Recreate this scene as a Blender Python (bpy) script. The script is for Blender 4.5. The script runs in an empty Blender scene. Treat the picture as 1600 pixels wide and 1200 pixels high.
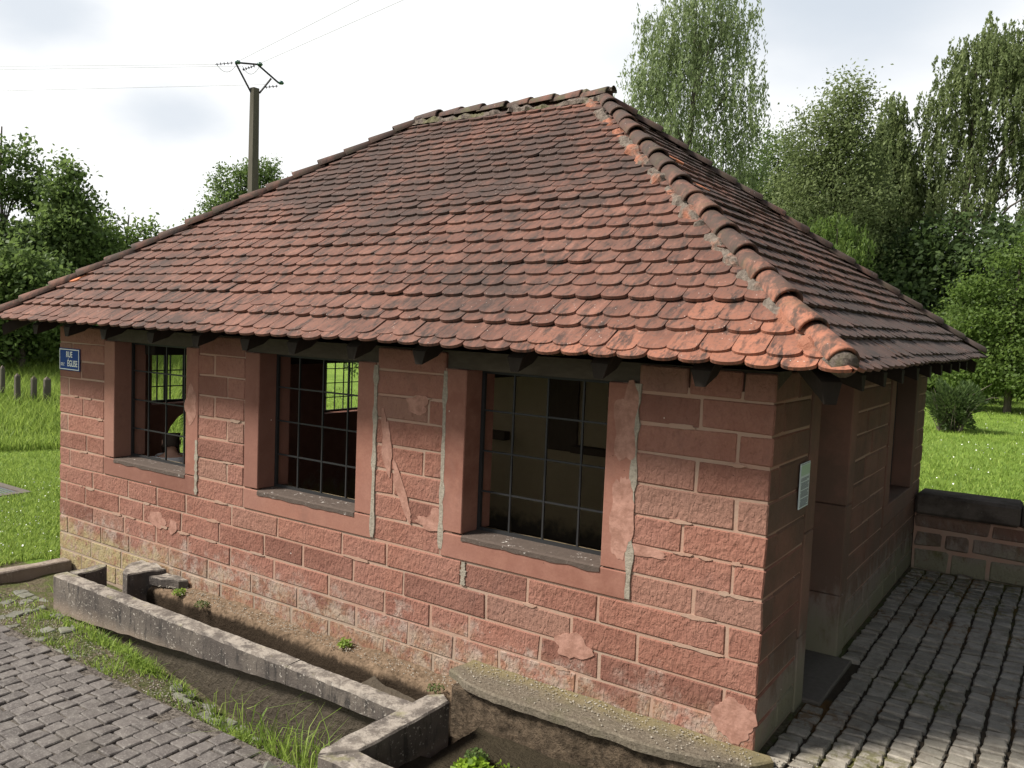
import bpy, bmesh, math, random
import numpy as np
from mathutils import Vector, Matrix, Euler, noise
R = math.radians
random.seed(7)
rng = np.random.default_rng(11)
scene = bpy.context.scene
col = scene.collection

# ------------------------------------------------------------------ camera, sky, sun, exposure
cam_d = bpy.data.cameras.new('camera')
cam = bpy.data.objects.new('camera', cam_d); col.objects.link(cam)
cam_d.sensor_fit = 'HORIZONTAL'; cam_d.sensor_width = 36.0
cam_d.lens = 36.0 * 1310.837 / 1600.0
cam_d.clip_start = .05; cam_d.clip_end = 2000
CAM = Vector((1.50283, -4.99601, 2.55942))
_yaw = Matrix.Rotation(.59824, 3, 'Z'); _pit = Matrix.Rotation(-.07199, 3, 'X'); _rol = Matrix.Rotation(-.04021, 3, 'Y')
_m = (_yaw @ _pit @ _rol) @ Matrix.Rotation(R(90), 3, 'X')
cam.matrix_world = Matrix.Translation(CAM) @ _m.to_4x4()
scene.camera = cam

SUN_EL, SUN_AZ = R(47), R(226)     # azimuth from +Y clockwise: sun stands behind and left of the camera
sun_dir = Vector((math.sin(SUN_AZ) * math.cos(SUN_EL), math.cos(SUN_AZ) * math.cos(SUN_EL), math.sin(SUN_EL)))
sd = bpy.data.lights.new('sun', 'SUN'); sd.energy = 5.0; sd.angle = R(12); sd.color = (1, .95, .87)
so = bpy.data.objects.new('sun', sd); col.objects.link(so); so.location = (0, -10, 20)
so.rotation_euler = sun_dir.to_track_quat('Z', 'Y').to_euler()

scene.view_settings.view_transform = 'Standard'; scene.view_settings.look = 'None'
scene.view_settings.gamma = 1; scene.view_settings.exposure = 0.74
scene.view_settings.use_curve_mapping = False
scene.render.engine = 'CYCLES'
scene.cycles.max_bounces = 6; scene.cycles.transparent_max_bounces = 4
scene.cycles.use_denoising = True

def N(nt, t, **kw):
    n = nt.nodes.new(t)
    for k, v in kw.items():
        if k.startswith('i_'):
            n.inputs[k[2:].replace('_', ' ')].default_value = v
        else: setattr(n, k, v)
    return n

world = bpy.data.worlds.new('World'); scene.world = world; world.use_nodes = True
nt = world.node_tree; nt.nodes.clear(); L = nt.links.new
sky = N(nt, 'ShaderNodeTexSky', sky_type='NISHITA', sun_disc=False, sun_elevation=SUN_EL, sun_rotation=SUN_AZ)
skm = N(nt, 'ShaderNodeVectorMath', operation='SCALE'); skm.inputs[3].default_value = .055
L(sky.outputs[0], skm.inputs[0])
tc = N(nt, 'ShaderNodeTexCoord')
mp = N(nt, 'ShaderNodeMapping'); mp.inputs['Scale'].default_value = (1, 1, 2.2); mp.inputs['Location'].default_value = (.35, .1, .2)
L(tc.outputs['Generated'], mp.inputs[0])
nz = N(nt, 'ShaderNodeTexNoise'); nz.inputs['Scale'].default_value = 1.7; nz.inputs['Detail'].default_value = 7; nz.inputs['Roughness'].default_value = .55
L(mp.outputs[0], nz.inputs['Vector'])
nz2 = N(nt, 'ShaderNodeTexNoise'); nz2.inputs['Scale'].default_value = 5.5; nz2.inputs['Detail'].default_value = 6
L(mp.outputs[0], nz2.inputs['Vector'])
# cloud colour: white, with soft grey-blue undersides
greys = None
def blobmask(d, r0, r1):
    vm = N(nt, 'ShaderNodeVectorMath', operation='NORMALIZE'); L(tc.outputs['Generated'], vm.inputs[0])
    sb = N(nt, 'ShaderNodeVectorMath', operation='SUBTRACT'); L(vm.outputs[0], sb.inputs[0]); sb.inputs[1].default_value = d
    sc = N(nt, 'ShaderNodeVectorMath', operation='MULTIPLY'); L(sb.outputs[0], sc.inputs[0]); sc.inputs[1].default_value = (1, 1, 1.7)
    ln = N(nt, 'ShaderNodeVectorMath', operation='LENGTH'); L(sc.outputs[0], ln.inputs[0])
    ad = N(nt, 'ShaderNodeMath', operation='MULTIPLY_ADD'); L(nz2.outputs[0], ad.inputs[0]); ad.inputs[1].default_value = .16; L(ln.outputs['Value'], ad.inputs[2])
    mr = N(nt, 'ShaderNodeMapRange'); mr.interpolation_type = 'SMOOTHSTEP'; L(ad.outputs[0], mr.inputs[0])
    mr.inputs[1].default_value = r0 + .08; mr.inputs[2].default_value = r1 + .08; mr.inputs[3].default_value = 1; mr.inputs[4].default_value = 0
    return mr.outputs[0]
acc = None
for d, r0, r1, s in [((-.848, .417, .28), .0, .10, .8), ((-.81, .54, .2), .0, .10, .75), ((-.22, .905, .36), .03, .26, 1.0), ((-.40, .86, .30), .0, .14, .5)]:
    v = Vector(d).normalized()
    o = blobmask(tuple(v), r0, r1)
    ml = N(nt, 'ShaderNodeMath', operation='MULTIPLY'); L(o, ml.inputs[0]); ml.inputs[1].default_value = s
    if acc is None: acc = ml.outputs[0]
    else:
        mx = N(nt, 'ShaderNodeMath', operation='MAXIMUM'); L(acc, mx.inputs[0]); L(ml.outputs[0], mx.inputs[1]); acc = mx.outputs[0]
cc = N(nt, 'ShaderNodeMix', data_type='RGBA'); L(acc, cc.inputs[0])
cc.inputs[6].default_value = (.67, .675, .68, 1); cc.inputs[7].default_value = (.42, .46, .51, 1)
# broken cloud overhead: gaps of blue open towards the zenith
sep = N(nt, 'ShaderNodeSeparateXYZ'); L(tc.outputs['Generated'], sep.inputs[0])
gap = N(nt, 'ShaderNodeMapRange'); L(sep.outputs[2], gap.inputs[0])
gap.inputs[1].default_value = .38; gap.inputs[2].default_value = .75; gap.inputs[3].default_value = .46; gap.inputs[4].default_value = -.07
th = N(nt, 'ShaderNodeMath', operation='ADD'); L(nz.outputs[0], th.inputs[0]); L(gap.outputs[0], th.inputs[1])
cl = N(nt, 'ShaderNodeMapRange'); cl.interpolation_type = 'SMOOTHSTEP'; L(th.outputs[0], cl.inputs[0])
cl.inputs[1].default_value = .47; cl.inputs[2].default_value = .66
mx = N(nt, 'ShaderNodeMix', data_type='RGBA'); L(cl.outputs[0], mx.inputs[0]); L(skm.outputs[0], mx.inputs[6]); L(cc.outputs[2], mx.inputs[7])
bg = N(nt, 'ShaderNodeBackground'); bg.inputs[1].default_value = 1.0; L(mx.outputs[2], bg.inputs[0])
wo = N(nt, 'ShaderNodeOutputWorld'); L(bg.outputs[0], wo.inputs[0])

# ------------------------------------------------------------------ materials
class Mat:
    """small procedural material builder; all patterns follow world position"""
    def __init__(s, name, rough=.85, spec=.3):
        s.m = bpy.data.materials.new(name); s.m.use_nodes = True; s.nt = s.m.node_tree; s.L = s.nt.links.new
        s.b = s.nt.nodes['Principled BSDF']; s.b.inputs['Roughness'].default_value = rough
        s.b.inputs['Specular IOR Level'].default_value = spec
        g = s.nt.nodes.new('ShaderNodeNewGeometry'); s.pos = g.outputs['Position']; s.nrm = g.outputs['Normal']; s.h = None
        s.oi = s.nt.nodes.new('ShaderNodeObjectInfo')
    def noise(s, scale, detail=4, rough=.6, stretch=None, off=0, dist=0):
        n = s.nt.nodes.new('ShaderNodeTexNoise'); n.inputs['Scale'].default_value = scale
        n.inputs['Detail'].default_value = detail; n.inputs['Roughness'].default_value = rough; n.inputs['Distortion'].default_value = dist
        m = s.nt.nodes.new('ShaderNodeMapping'); s.L(s.pos, m.inputs[0]); m.inputs['Location'].default_value = (off, off * 1.7, off * .6)
        if stretch: m.inputs['Scale'].default_value = stretch
        s.L(m.outputs[0], n.inputs['Vector']); return n.outputs[0]
    def voro(s, scale, off=0):
        n = s.nt.nodes.new('ShaderNodeTexVoronoi'); n.inputs['Scale'].default_value = scale
        m = s.nt.nodes.new('ShaderNodeMapping'); s.L(s.pos, m.inputs[0]); m.inputs['Location'].default_value = (off, off, off)
        s.L(m.outputs[0], n.inputs['Vector']); return n.outputs['Distance']
    def ramp(s, f, a, b, lo=0., hi=1.):
        n = s.nt.nodes.new('ShaderNodeMapRange'); n.interpolation_type = 'SMOOTHSTEP'; s.L(f, n.inputs[0])
        for i, v in zip((1, 2, 3, 4), (a, b, lo, hi)): n.inputs[i].default_value = v
        return n.outputs[0]
    def math(s, op, a, b=None, c=None):
        n = s.nt.nodes.new('ShaderNodeMath'); n.operation = op
        for i, v in enumerate((a, b, c)):
            if v is None: continue
            if isinstance(v, (int, float)): n.inputs[i].default_value = v
            else: s.L(v, n.inputs[i])
        return n.outputs[0]
    def mix(s, f, a, b, mode='MIX'):
        n = s.nt.nodes.new('ShaderNodeMix'); n.data_type = 'RGBA'; n.blend_type = mode
        if isinstance(f, (int, float)): n.inputs[0].default_value = f
        else: s.L(f, n.inputs[0])
        for i, v in ((6, a), (7, b)):
            if isinstance(v, tuple): n.inputs[i].default_value = (*v, 1)
            else: s.L(v, n.inputs[i])
        return n.outputs[2]
    def attr(s, name):
        n = s.nt.nodes.new('ShaderNodeAttribute'); n.attribute_name = name; return n.outputs['Fac']
    def xyz(s, k):
        n = s.nt.nodes.new('ShaderNodeSeparateXYZ'); s.L(s.pos, n.inputs[0]); return n.outputs[k]
    def rnd(s):
        v = s.math('ADD', s.oi.outputs['Random'], s.attr('rnd')); return s.math('FRACT', v)
    def done(s, c, bump=None, dist=.01, strength=.6, rough=None):
        if isinstance(c, tuple): s.b.inputs['Base Color'].default_value = (*c, 1)
        else: s.L(c, s.b.inputs['Base Color'])
        if bump is not None:
            n = s.nt.nodes.new('ShaderNodeBump'); n.inputs['Distance'].default_value = dist; n.inputs['Strength'].default_value = strength
            s.L(bump, n.inputs['Height']); s.L(n.outputs[0], s.b.inputs['Normal'])
        if rough is not None: s.L(rough, s.b.inputs['Roughness'])
        return s.m

def sandstone(name, smooth=False, side=False):
    m = Mat(name, .92, .15)
    big = m.noise(1.1, 3); mid = m.noise(9, 6, .65); fine = m.noise(60, 5, .7)
    r = m.rnd()
    a = m.mix(r, (.150, .064, .046), (.265, .122, .088))
    a = m.mix(m.ramp(big, .38, .66), a, (.235, .115, .088))
    a = m.mix(m.ramp(mid, .35, .75, 0, .55), a, (.29, .148, .108))
    a = m.mix(m.ramp(fine, .3, .75, .0, .35), a, (.16, .07, .05))
    # per block greyer ones
    a = m.mix(m.ramp(r, .78, .97, 0, .45), a, (.195, .125, .096)); a = m.mix(m.ramp(r, .22, .06, 0, .5), a, (.14, .066, .050))
    # small pits
    v = m.voro(16); pit = m.ramp(v, .09, .04); pn = m.ramp(m.noise(3.3, 2, off=4), .55, .62)
    pit = m.math('MULTIPLY', pit, pn)
    a = m.mix(pit, a, (.09, .04, .03))
    z = m.xyz(2)
    # lime / salt bloom and dirt near the foot
    edge = m.math('ADD', z, m.math('MULTIPLY', m.noise(3.2, 5, .65, off=9), -1.15))
    bloom = m.ramp(edge, -.30, -.52, 0, .85)
    bloom = m.math('MULTIPLY', bloom, m.ramp(m.noise(7, 5, .7, off=3), .40, .60))
    a = m.mix(bloom, a, (.29, .225, .19))
    a = m.mix(m.ramp(m.noise(2.2, 6, .7, (1, 1, .6), off=27), .54, .70, 0, .5), a, (.155, .085, .068))
    mossn = m.noise(2.3, 4, .6, off=21)
    moss = m.math('MULTIPLY', m.ramp(m.math('ADD', z, m.math('MULTIPLY', mossn, -.9)), -.28, -.52), m.ramp(m.noise(14, 4, .7, off=31), .3, .55))
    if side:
        a = m.mix(.5, a, (.120, .080, .060))  # whole tone lowered: damp patina plus shade painted into the colour
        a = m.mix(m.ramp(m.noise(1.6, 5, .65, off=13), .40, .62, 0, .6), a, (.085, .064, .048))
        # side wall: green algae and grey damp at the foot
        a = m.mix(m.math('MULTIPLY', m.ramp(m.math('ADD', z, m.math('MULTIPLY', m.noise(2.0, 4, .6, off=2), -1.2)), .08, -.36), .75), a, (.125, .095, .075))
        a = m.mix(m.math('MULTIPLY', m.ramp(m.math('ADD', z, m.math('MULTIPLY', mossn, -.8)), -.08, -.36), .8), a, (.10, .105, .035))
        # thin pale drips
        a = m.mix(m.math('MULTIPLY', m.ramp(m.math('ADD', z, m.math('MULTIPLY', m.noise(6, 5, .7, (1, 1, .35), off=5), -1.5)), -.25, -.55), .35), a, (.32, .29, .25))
    else:
        a = m.mix(m.math('MULTIPLY', moss, m.ramp(m.xyz(0), -5.6, -6.8, .22, .75)), a, (.27, .23, .11))
    fl = m.math('MULTIPLY', m.ramp(m.voro(7, 3), .05, .03), m.ramp(m.noise(2, 2, off=40), .55, .6))
    a = m.mix(fl, a, (.6, .55, .5))
    if smooth:
        bmp = m.math('ADD', m.math('MULTIPLY', fine, .25), m.math('MULTIPLY', mid, .5)); return m.done(a, bmp, .006, .7)
    tool = m.noise(24, 3, .5, (1.6, 1.6, .8), dist=.7)
    bmp = m.math('ADD', m.math('MULTIPLY', mid, 1.3), m.math('ADD', m.math('MULTIPLY', m.ramp(tool, .35, .62), .28), m.math('MULTIPLY', fine, .22)))
    bmp = m.math('SUBTRACT', bmp, m.math('MULTIPLY', pit, .9))
    a = m.mix(m.ramp(tool, .42, .30, 0, .35), a, (.10, .045, .034))
    return m.done(a, bmp, .022, .7)

M = {}
M['stone'] = sandstone('red_sandstone')
M['stone_smooth'] = sandstone('dressed_sandstone', True)
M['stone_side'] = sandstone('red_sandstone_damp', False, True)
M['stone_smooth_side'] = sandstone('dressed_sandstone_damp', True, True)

m = Mat('lime_mortar', .95, .1); f = m.noise(40, 5, .7); g = m.noise(2.5, 3)
c = m.mix(m.ramp(g, .35, .65), (.315, .19, .14), (.30, .215, .165)); c = m.mix(m.ramp(f, .4, .7, 0, .4), c, (.30, .20, .15))
z = m.xyz(2)
c = m.mix(m.ramp(z, .15, -.1, 0, .6), c, (.25, .22, .17))
M['mortar'] = m.done(c, f, .006, .6)
m = Mat('grey_cement', .95, .1); f = m.noise(45, 5, .7); c = m.mix(m.ramp(f, .3, .7), (.20, .175, .14), (.30, .265, .215)); M['cement'] = m.done(c, f, .01, .8)
m = Mat('pink_repair_mortar', .9, .1); f = m.noise(30, 5, .6); c = m.mix(m.ramp(m.noise(9, 6, .7), .35, .65), (.225, .118, .088), (.34, .19, .148)); c = m.mix(m.ramp(m.noise(40, 5, .7), .55, .7, 0, .5), c, (.19, .10, .075)); M['patch'] = m.done(c, m.math('ADD', f, m.noise(7, 4)), .008, .55)
m = Mat('pale_plaster', .9, .1); f = m.noise(8, 4); c = m.mix(f, (.34, .26, .15), (.41, .32, .19))
c = m.mix(m.ramp(m.math('ADD', m.xyz(2), m.math('MULTIPLY', f, -.5)), -.45, -.75), c, (.09, .075, .055)); M['plaster'] = m.done(c, f, .004, .5)
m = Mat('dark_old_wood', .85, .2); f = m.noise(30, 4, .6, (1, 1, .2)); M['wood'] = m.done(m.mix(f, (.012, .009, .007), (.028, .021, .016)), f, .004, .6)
m = Mat('weathered_wall_plate', .9, .1); f = m.noise(22, 5, .6, (.4, 1, 1)); M['plate'] = m.done(m.mix(f, (.045, .036, .028), (.10, .084, .066)), f, .008, .7)
m = Mat('dim_stone', .95, .1); f = m.noise(25, 5, .7); M['dim'] = m.done(m.mix(f, (.085, .074, .062), (.16, .14, .12)), f, .01, .7)
m = Mat('grimy_sill', .9, .2); f = m.noise(30, 6, .75); g = m.noise(7, 5, .7, off=4)
c = m.mix(f, (.045, .034, .028), (.105, .08, .066)); c = m.mix(m.math('MULTIPLY', m.ramp(f, .58, .66), m.ramp(g, .50, .58)), c, (.62, .58, .54)); M['sill'] = m.done(c, f, .01, .8)
m = Mat('brown_plank', .85, .2); f = m.noise(20, 4, .6, (1, 1, .2)); M['plank'] = m.done(m.mix(f, (.06, .042, .027), (.10, .07, .045)), f, .004, .6)
m = Mat('black_iron', .6, .4); M['iron'] = m.done((.012, .012, .013))
m = Mat('steel_grating', .5, .5); M['grating'] = m.done((.10, .11, .12))

def tile_mat(name, moss=0.):
    m = Mat(name, .82, .22)
    r = m.rnd(); x, y = m.xyz(0), m.xyz(1)
    big = m.noise(.55, 3, .5, off=1.3); mid = m.noise(4.2, 6, .7); fine = m.noise(38, 5, .7); streak = m.noise(9, 5, .65, (1.6, .45, .45), off=2)
    a = m.mix(r, (.112, .052, .038), (.165, .080, .058))
    # cleaner, more orange clay where rain washes near the right-hand eave corner
    cl_ = m.math('ADD', m.math('MULTIPLY', x, .16), m.math('MULTIPLY', y, -.30))
    cl_ = m.math('ADD', cl_, m.math('MULTIPLY', mid, .5)); cl_ = m.math('ADD', cl_, m.math('MULTIPLY', r, .22)); cl_ = m.math('ADD', cl_, m.ramp(y, .5, -.4, 0, .12))
    warm = m.ramp(cl_, .22, .75)
    a = m.mix(m.math('MULTIPLY', warm, .78), a, (.33, .132, .080))
    a = m.mix(m.ramp(streak, .50, .72, 0, .6), a, (.26, .125, .09))
    st2 = m.noise(14, 6, .7, (1.3, .35, .35), off=11)
    # dark lichen crust in drifts
    dk = m.math('ADD', m.math('MULTIPLY', big, .9), m.math('MULTIPLY', mid, .75)); dk = m.math('ADD', dk, m.math('MULTIPLY', r, .10)); dk = m.math('ADD', dk, m.ramp(y, -.3, 2.4, -.02, .13))
    dk = m.math('SUBTRACT', dk, m.math('MULTIPLY', warm, .12))
    a = m.mix(m.ramp(dk, .80, 1.08, 0, .85), a, (.040, .029, .025))
    a = m.mix(m.math('MULTIPLY', m.ramp(st2, .48, .60), m.ramp(mid, .35, .6, .35, .95)), a, (.040, .029, .025))
    a = m.mix(m.ramp(fine, .45, .7, 0, .6), a, (.085, .058, .048))
    a = m.mix(m.math('MULTIPLY', m.ramp(x, -.3, .3), m.ramp(m.math('ADD', x, y), -.1, .5)), a, m.mix(.55, a, (.075, .060, .055)))  # slope right of the near hip darkened: its shade painted into the tile colour
    # single fresh replacement tiles
    a = m.mix(m.ramp(r, .996, .997), a, (.46, .165, .08))
    # white and yellowish lichen flecks
    fl = m.math('MULTIPLY', m.ramp(m.voro(24, 2), .10, .06), m.ramp(m.noise(2.6, 3, off=17), .47, .58))
    a = m.mix(m.math('MULTIPLY', fl, .8), a, (.50, .43, .38))
    if moss:
        a = m.mix(m.ramp(m.noise(5, 6, .72, off=5), .46, .58, 0, .8), a, (.055, .040, .033))
        a = m.mix(m.ramp(m.noise(6, 5, .7, off=8), .48, .64, 0, moss), a, (.075, .07, .035))
    bmp = m.math('ADD', m.math('MULTIPLY', fine, .4), m.math('MULTIPLY', mid, .4))
    return m.done(a, bmp, .006, .7)
M['tile'] = tile_mat('old_clay_tile'); M['hip'] = tile_mat('old_hip_tile', .25); M['hip_moss'] = tile_mat('mossy_hip_tile', .8)
m = Mat('bedding_mortar', .95, .1); f = m.noise(35, 6, .75); g = m.noise(3, 3, off=5)
c = m.mix(m.ramp(f, .3, .7), (.085, .070, .058), (.21, .175, .145)); c = m.mix(m.ramp(g, .50, .60, 0, .85), c, (.33, .135, .085)); M['bed'] = m.done(c, f, .02, 1)
m = Mat('grey_ridge_crust', .95, .1); f = m.noise(35, 6, .75); c = m.mix(m.ramp(f, .3, .7), (.07, .055, .045), (.20, .165, .14)); c = m.mix(m.ramp(m.noise(5, 4, off=3), .5, .65, 0, .7), c, (.10, .10, .045)); M['crust'] = m.done(c, f, .02, 1)

def trough_mat():
    m = Mat('lichened_sandstone', .95, .12)
    f = m.noise(45, 6, .75); g = m.noise(5, 5, .65); b = m.noise(1.3, 3)
    a = m.mix(m.ramp(b, .35, .65), (.080, .068, .061), (.135, .115, .098)); a = m.mix(m.ramp(g, .4, .7, 0, .7), a, (.058, .05, .046))
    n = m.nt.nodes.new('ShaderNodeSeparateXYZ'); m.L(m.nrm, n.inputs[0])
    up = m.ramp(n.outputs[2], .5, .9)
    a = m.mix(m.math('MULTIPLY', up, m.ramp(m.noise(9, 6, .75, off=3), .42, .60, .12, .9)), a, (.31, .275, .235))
    fl = m.math('MULTIPLY', m.ramp(m.noise(48, 3, .6, off=44), .60, .66), m.ramp(m.noise(5.2, 5, .7, off=7), .42, .56))
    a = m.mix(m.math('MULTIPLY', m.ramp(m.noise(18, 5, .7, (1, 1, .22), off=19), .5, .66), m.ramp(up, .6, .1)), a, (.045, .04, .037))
    a = m.mix(m.math('MULTIPLY', fl, .8), a, (.36, .33, .29))
    z = m.xyz(2)
    a = m.mix(m.ramp(m.math('ADD', z, m.math('MULTIPLY', g, -.2)), -.32, -.48, 0, .6), a, (.26, .20, .155))
    a = m.mix(m.math('MULTIPLY', up, m.ramp(m.noise(4, 4, .7, off=12), .56, .68, 0, .5)), a, (.20, .19, .09))
    bmp = m.math('ADD', m.math('MULTIPLY', f, .6), m.math('MULTIPLY', g, .7)); return m.done(a, bmp, .014, .9)
M['trough'] = trough_mat()
m = Mat('mossy_ledge', .95, .1); f = m.noise(55, 6, .75); g = m.noise(4, 4, .6); y = m.xyz(1)
a = m.mix(m.ramp(f, .3, .72), (.085, .07, .052), (.20, .17, .13)); a = m.mix(m.ramp(m.math('ADD', y, m.math('MULTIPLY', m.noise(3.5, 5, .7), .35)), -.06, .14, 0, .7), a, (.20, .165, .08))
a = m.mix(m.ramp(g, .5, .7, 0, .5), a, (.12, .11, .07)); M['ledge'] = m.done(a, f, .014, .9)
m = Mat('dark_rubble', .98, .05); f = m.noise(14, 6, .8); g = m.noise(50, 4, .7)
a = m.mix(m.ramp(f, .35, .65), (.055, .042, .030), (.155, .115, .080)); a = m.mix(m.ramp(g, .6, .75, 0, .5), a, (.33, .28, .22)); M['rubble'] = m.done(a, m.math('ADD', f, m.math('MULTIPLY', g, .3)), .05, 1)
m = Mat('wet_trench', .8, .3); f = m.noise(16, 5, .7); M['wet'] = m.done(m.mix(f, (.030, .024, .017), (.085, .066, .045)), f, .03, 1)

def sett(name, c0, c1, c2, moss=False):
    m = Mat(name, .8, .3); r = m.rnd(); f = m.noise(70, 5, .75); g = m.noise(12, 5, .65); b = m.noise(1.2, 3, off=3)
    a = m.mix(r, c0, c1); a = m.mix(m.ramp(g, .4, .7, 0, .6), a, c2); a = m.mix(m.ramp(f, .5, .72, 0, .45), a, (.40, .37, .34))
    a = m.mix(m.ramp(b, .5, .7, 0, .35), a, (.075, .065, .05))
    if moss:
        a = m.mix(m.math('MULTIPLY', m.ramp(m.noise(.9, 4, .6, off=6), .50, .62, 0, .8), m.ramp(m.noise(16, 5, .7, off=3), .45, .6)), a, (.085, .08, .022))
        a = m.mix(m.math('MULTIPLY', m.ramp(m.noise(1.1, 3, .6, off=16), .52, .64, 0, .8), m.ramp(m.noise(16, 5, .7, off=9), .46, .6)), a, (.115, .062, .024))
    return m.done(a, m.math('ADD', m.math('MULTIPLY', f, .4), g), .008, .9)
M['sett'] = sett('grey_granite_sett', (.18, .165, .135), (.31, .28, .235), (.11, .09, .07), True)
M['sett_dark'] = sett('dark_street_sett', (.060, .052, .048), (.105, .092, .084), (.165, .15, .135))
M['sett_pale'] = sett('pale_loose_sett', (.10, .10, .08), (.17, .17, .135), (.09, .085, .055))
m = Mat('mossy_joint', .98, .05); f = m.noise(30, 5, .7); g = m.noise(.9, 4, .6, off=6); h_ = m.noise(1.1, 3, .6, off=16)
a = m.mix(f, (.030, .024, .018), (.075, .060, .043)); a = m.mix(m.ramp(g, .50, .60, 0, .75), a, (.085, .085, .022)); a = m.mix(m.ramp(h_, .52, .62, 0, .75), a, (.125, .066, .022))
M['joint'] = m.done(a, f, .02, 1)
m = Mat('sandy_joint', .98, .05); f = m.noise(40, 5, .7); a = m.mix(m.ramp(f, .35, .7), (.045, .038, .032), (.20, .175, .15)); M['sand'] = m.done(a, f, .02, 1)

# ground: lawn / bare soil decided by painted-in mask 'soil'
m = Mat('ground', .97, .05); f = m.noise(28, 6, .75); g = m.noise(1.6, 4, .6); b = m.noise(.22, 3); s = m.attr('soil')
gr = m.mix(m.ramp(g, .35, .65), (.12, .19, .03), (.19, .28, .05)); gr = m.mix(m.ramp(b, .4, .6, 0, .6), gr, (.15, .23, .05))
sl = m.mix(m.ramp(f, .3, .7), (.075, .062, .042), (.20, .17, .11)); sl = m.mix(m.ramp(m.noise(5, 5, .7, off=3), .45, .58, 0, .75), sl, (.095, .115, .035))
wt = m.mix(f, (.03, .025, .017), (.085, .068, .045))
a = m.mix(m.ramp(s, .35, .65), gr, sl); a = m.mix(m.ramp(s, 1.3, 1.8), a, wt)
M['ground'] = m.done(a, f, .05, 1)

def leafmat(name, c0, c1, c2, tr=.35):
    m = Mat(name, .6, .3); t = m.attr('tint'); a = m.mix(m.ramp(t, 0, .6), c0, c1); a = m.mix(m.ramp(t, .6, 1.), a, c2)
    m.done(a)
    td = m.nt.nodes.new('ShaderNodeBsdfTranslucent'); m.L(m.mix(.5, a, c2), td.inputs[0])
    ms = m.nt.nodes.new('ShaderNodeMixShader'); ms.inputs[0].default_value = min(.6, tr + .1)
    out = m.nt.nodes['Material Output']; m.L(m.b.outputs[0], ms.inputs[1]); m.L(td.outputs[0], ms.inputs[2]); m.L(ms.outputs[0], out.inputs[0])
    return m.m
M['leaf_mid'] = leafmat('green_leaf', (.06, .10, .028), (.10, .155, .042), (.17, .235, .07))
M['leaf_willow'] = leafmat('willow_leaf', (.12, .165, .07), (.19, .245, .105), (.29, .35, .17))
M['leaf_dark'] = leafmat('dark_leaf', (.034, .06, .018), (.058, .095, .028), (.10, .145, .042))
M['leaf_light'] = leafmat('fresh_leaf', (.065, .105, .022), (.10, .16, .032), (.17, .24, .055), .45)
M['leaf_birch'] = leafmat('birch_leaf', (.085, .115, .042), (.14, .18, .065), (.22, .265, .11))
M['grass'] = leafmat('grass_blade', (.12, .20, .028), (.20, .30, .045), (.34, .43, .10), .4)
M['grass_dull'] = leafmat('dull_grass_blade', (.06, .095, .025), (.10, .145, .04), (.20, .22, .09), .4)
M['lime'] = leafmat('lime_weed_leaf', (.12, .20, .02), (.22, .34, .03), (.36, .50, .06), .4)
m = Mat('bark', .95, .1); f = m.noise(12, 5, .7, (1, 1, .3)); M['bark'] = m.done(m.mix(f, (.05, .042, .034), (.14, .12, .10)), f, .03, 1)
m = Mat('concrete_pole', .9, .1); f = m.noise(9, 5, .7, (1, 1, .25)); M['pole'] = m.done(m.mix(f, (.06, .054, .042), (.115, .105, .085)), f, .01, .6)
m = Mat('insulator_glass', .15, .6); M['glass'] = m.done((.02, .075, .06))
m = Mat('wire', .5, .4); M['wire'] = m.done((.45, .45, .46))
m = Mat('enamel_blue', .65, .12); M['blue'] = m.done((.012, .045, .19))
m = Mat('enamel_white', .35, .5); M['white'] = m.done((.72, .72, .70))
m = Mat('notice_paper', .5, .3); M['paper'] = m.done((.50, .58, .60))
m = Mat('notice_green', .5, .3); M['pgreen'] = m.done((.33, .47, .36))
m = Mat('notice_print', .6, .3); M['print'] = m.done((.10, .12, .15))
m = Mat('skin', .6, .3); M['skin'] = m.done((.42, .24, .17))
m = Mat('shirt', .9, .1); f = m.noise(60, 3); M['shirt'] = m.done(m.mix(f, (.72, .72, .74), (.80, .80, .82)), f, .003, .3)
m = Mat('hair', .7, .2); M['hair'] = m.done((.035, .024, .018))
m = Mat('trousers', .9, .1); M['trousers'] = m.done((.03, .035, .05))
m = Mat('shoe', .7, .3); M['shoe'] = m.done((.03, .028, .025))

# ------------------------------------------------------------------ helpers
def tag(o, label=None, cat=None, group=None, kind=None):
    if label: o['label'] = label
    if cat: o['category'] = cat
    if group: o['group'] = group
    if kind: o['kind'] = kind
    return o
def link(o, parent=None):
    col.objects.link(o)
    if parent: o.parent = parent
    return o
def empty(name, loc=(0, 0, 0)):
    o = bpy.data.objects.new(name, None); o.location = loc; o.empty_display_size = .2
    return link(o)
def mesh(name, vs, fs, mat, smooth=False):
    me = bpy.data.meshes.new(name); me.from_pydata([tuple(v) for v in vs], [], fs); me.materials.append(mat)
    if smooth: me.polygons.foreach_set('use_smooth', [True] * len(me.polygons))
    me.update(); return me
def obj(name, vs, fs, mat, parent=None, smooth=False):
    """vertices are in world space; parents sit at their own place without rotation"""
    if parent is not None:
        p = Vector((0, 0, 0)); q = parent
        while q: p = p + q.location; q = q.parent
        vs = [(v[0] - p.x, v[1] - p.y, v[2] - p.z) for v in vs]
    return link(bpy.data.objects.new(name, mesh(name, vs, fs, mat, smooth)), parent)
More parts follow.
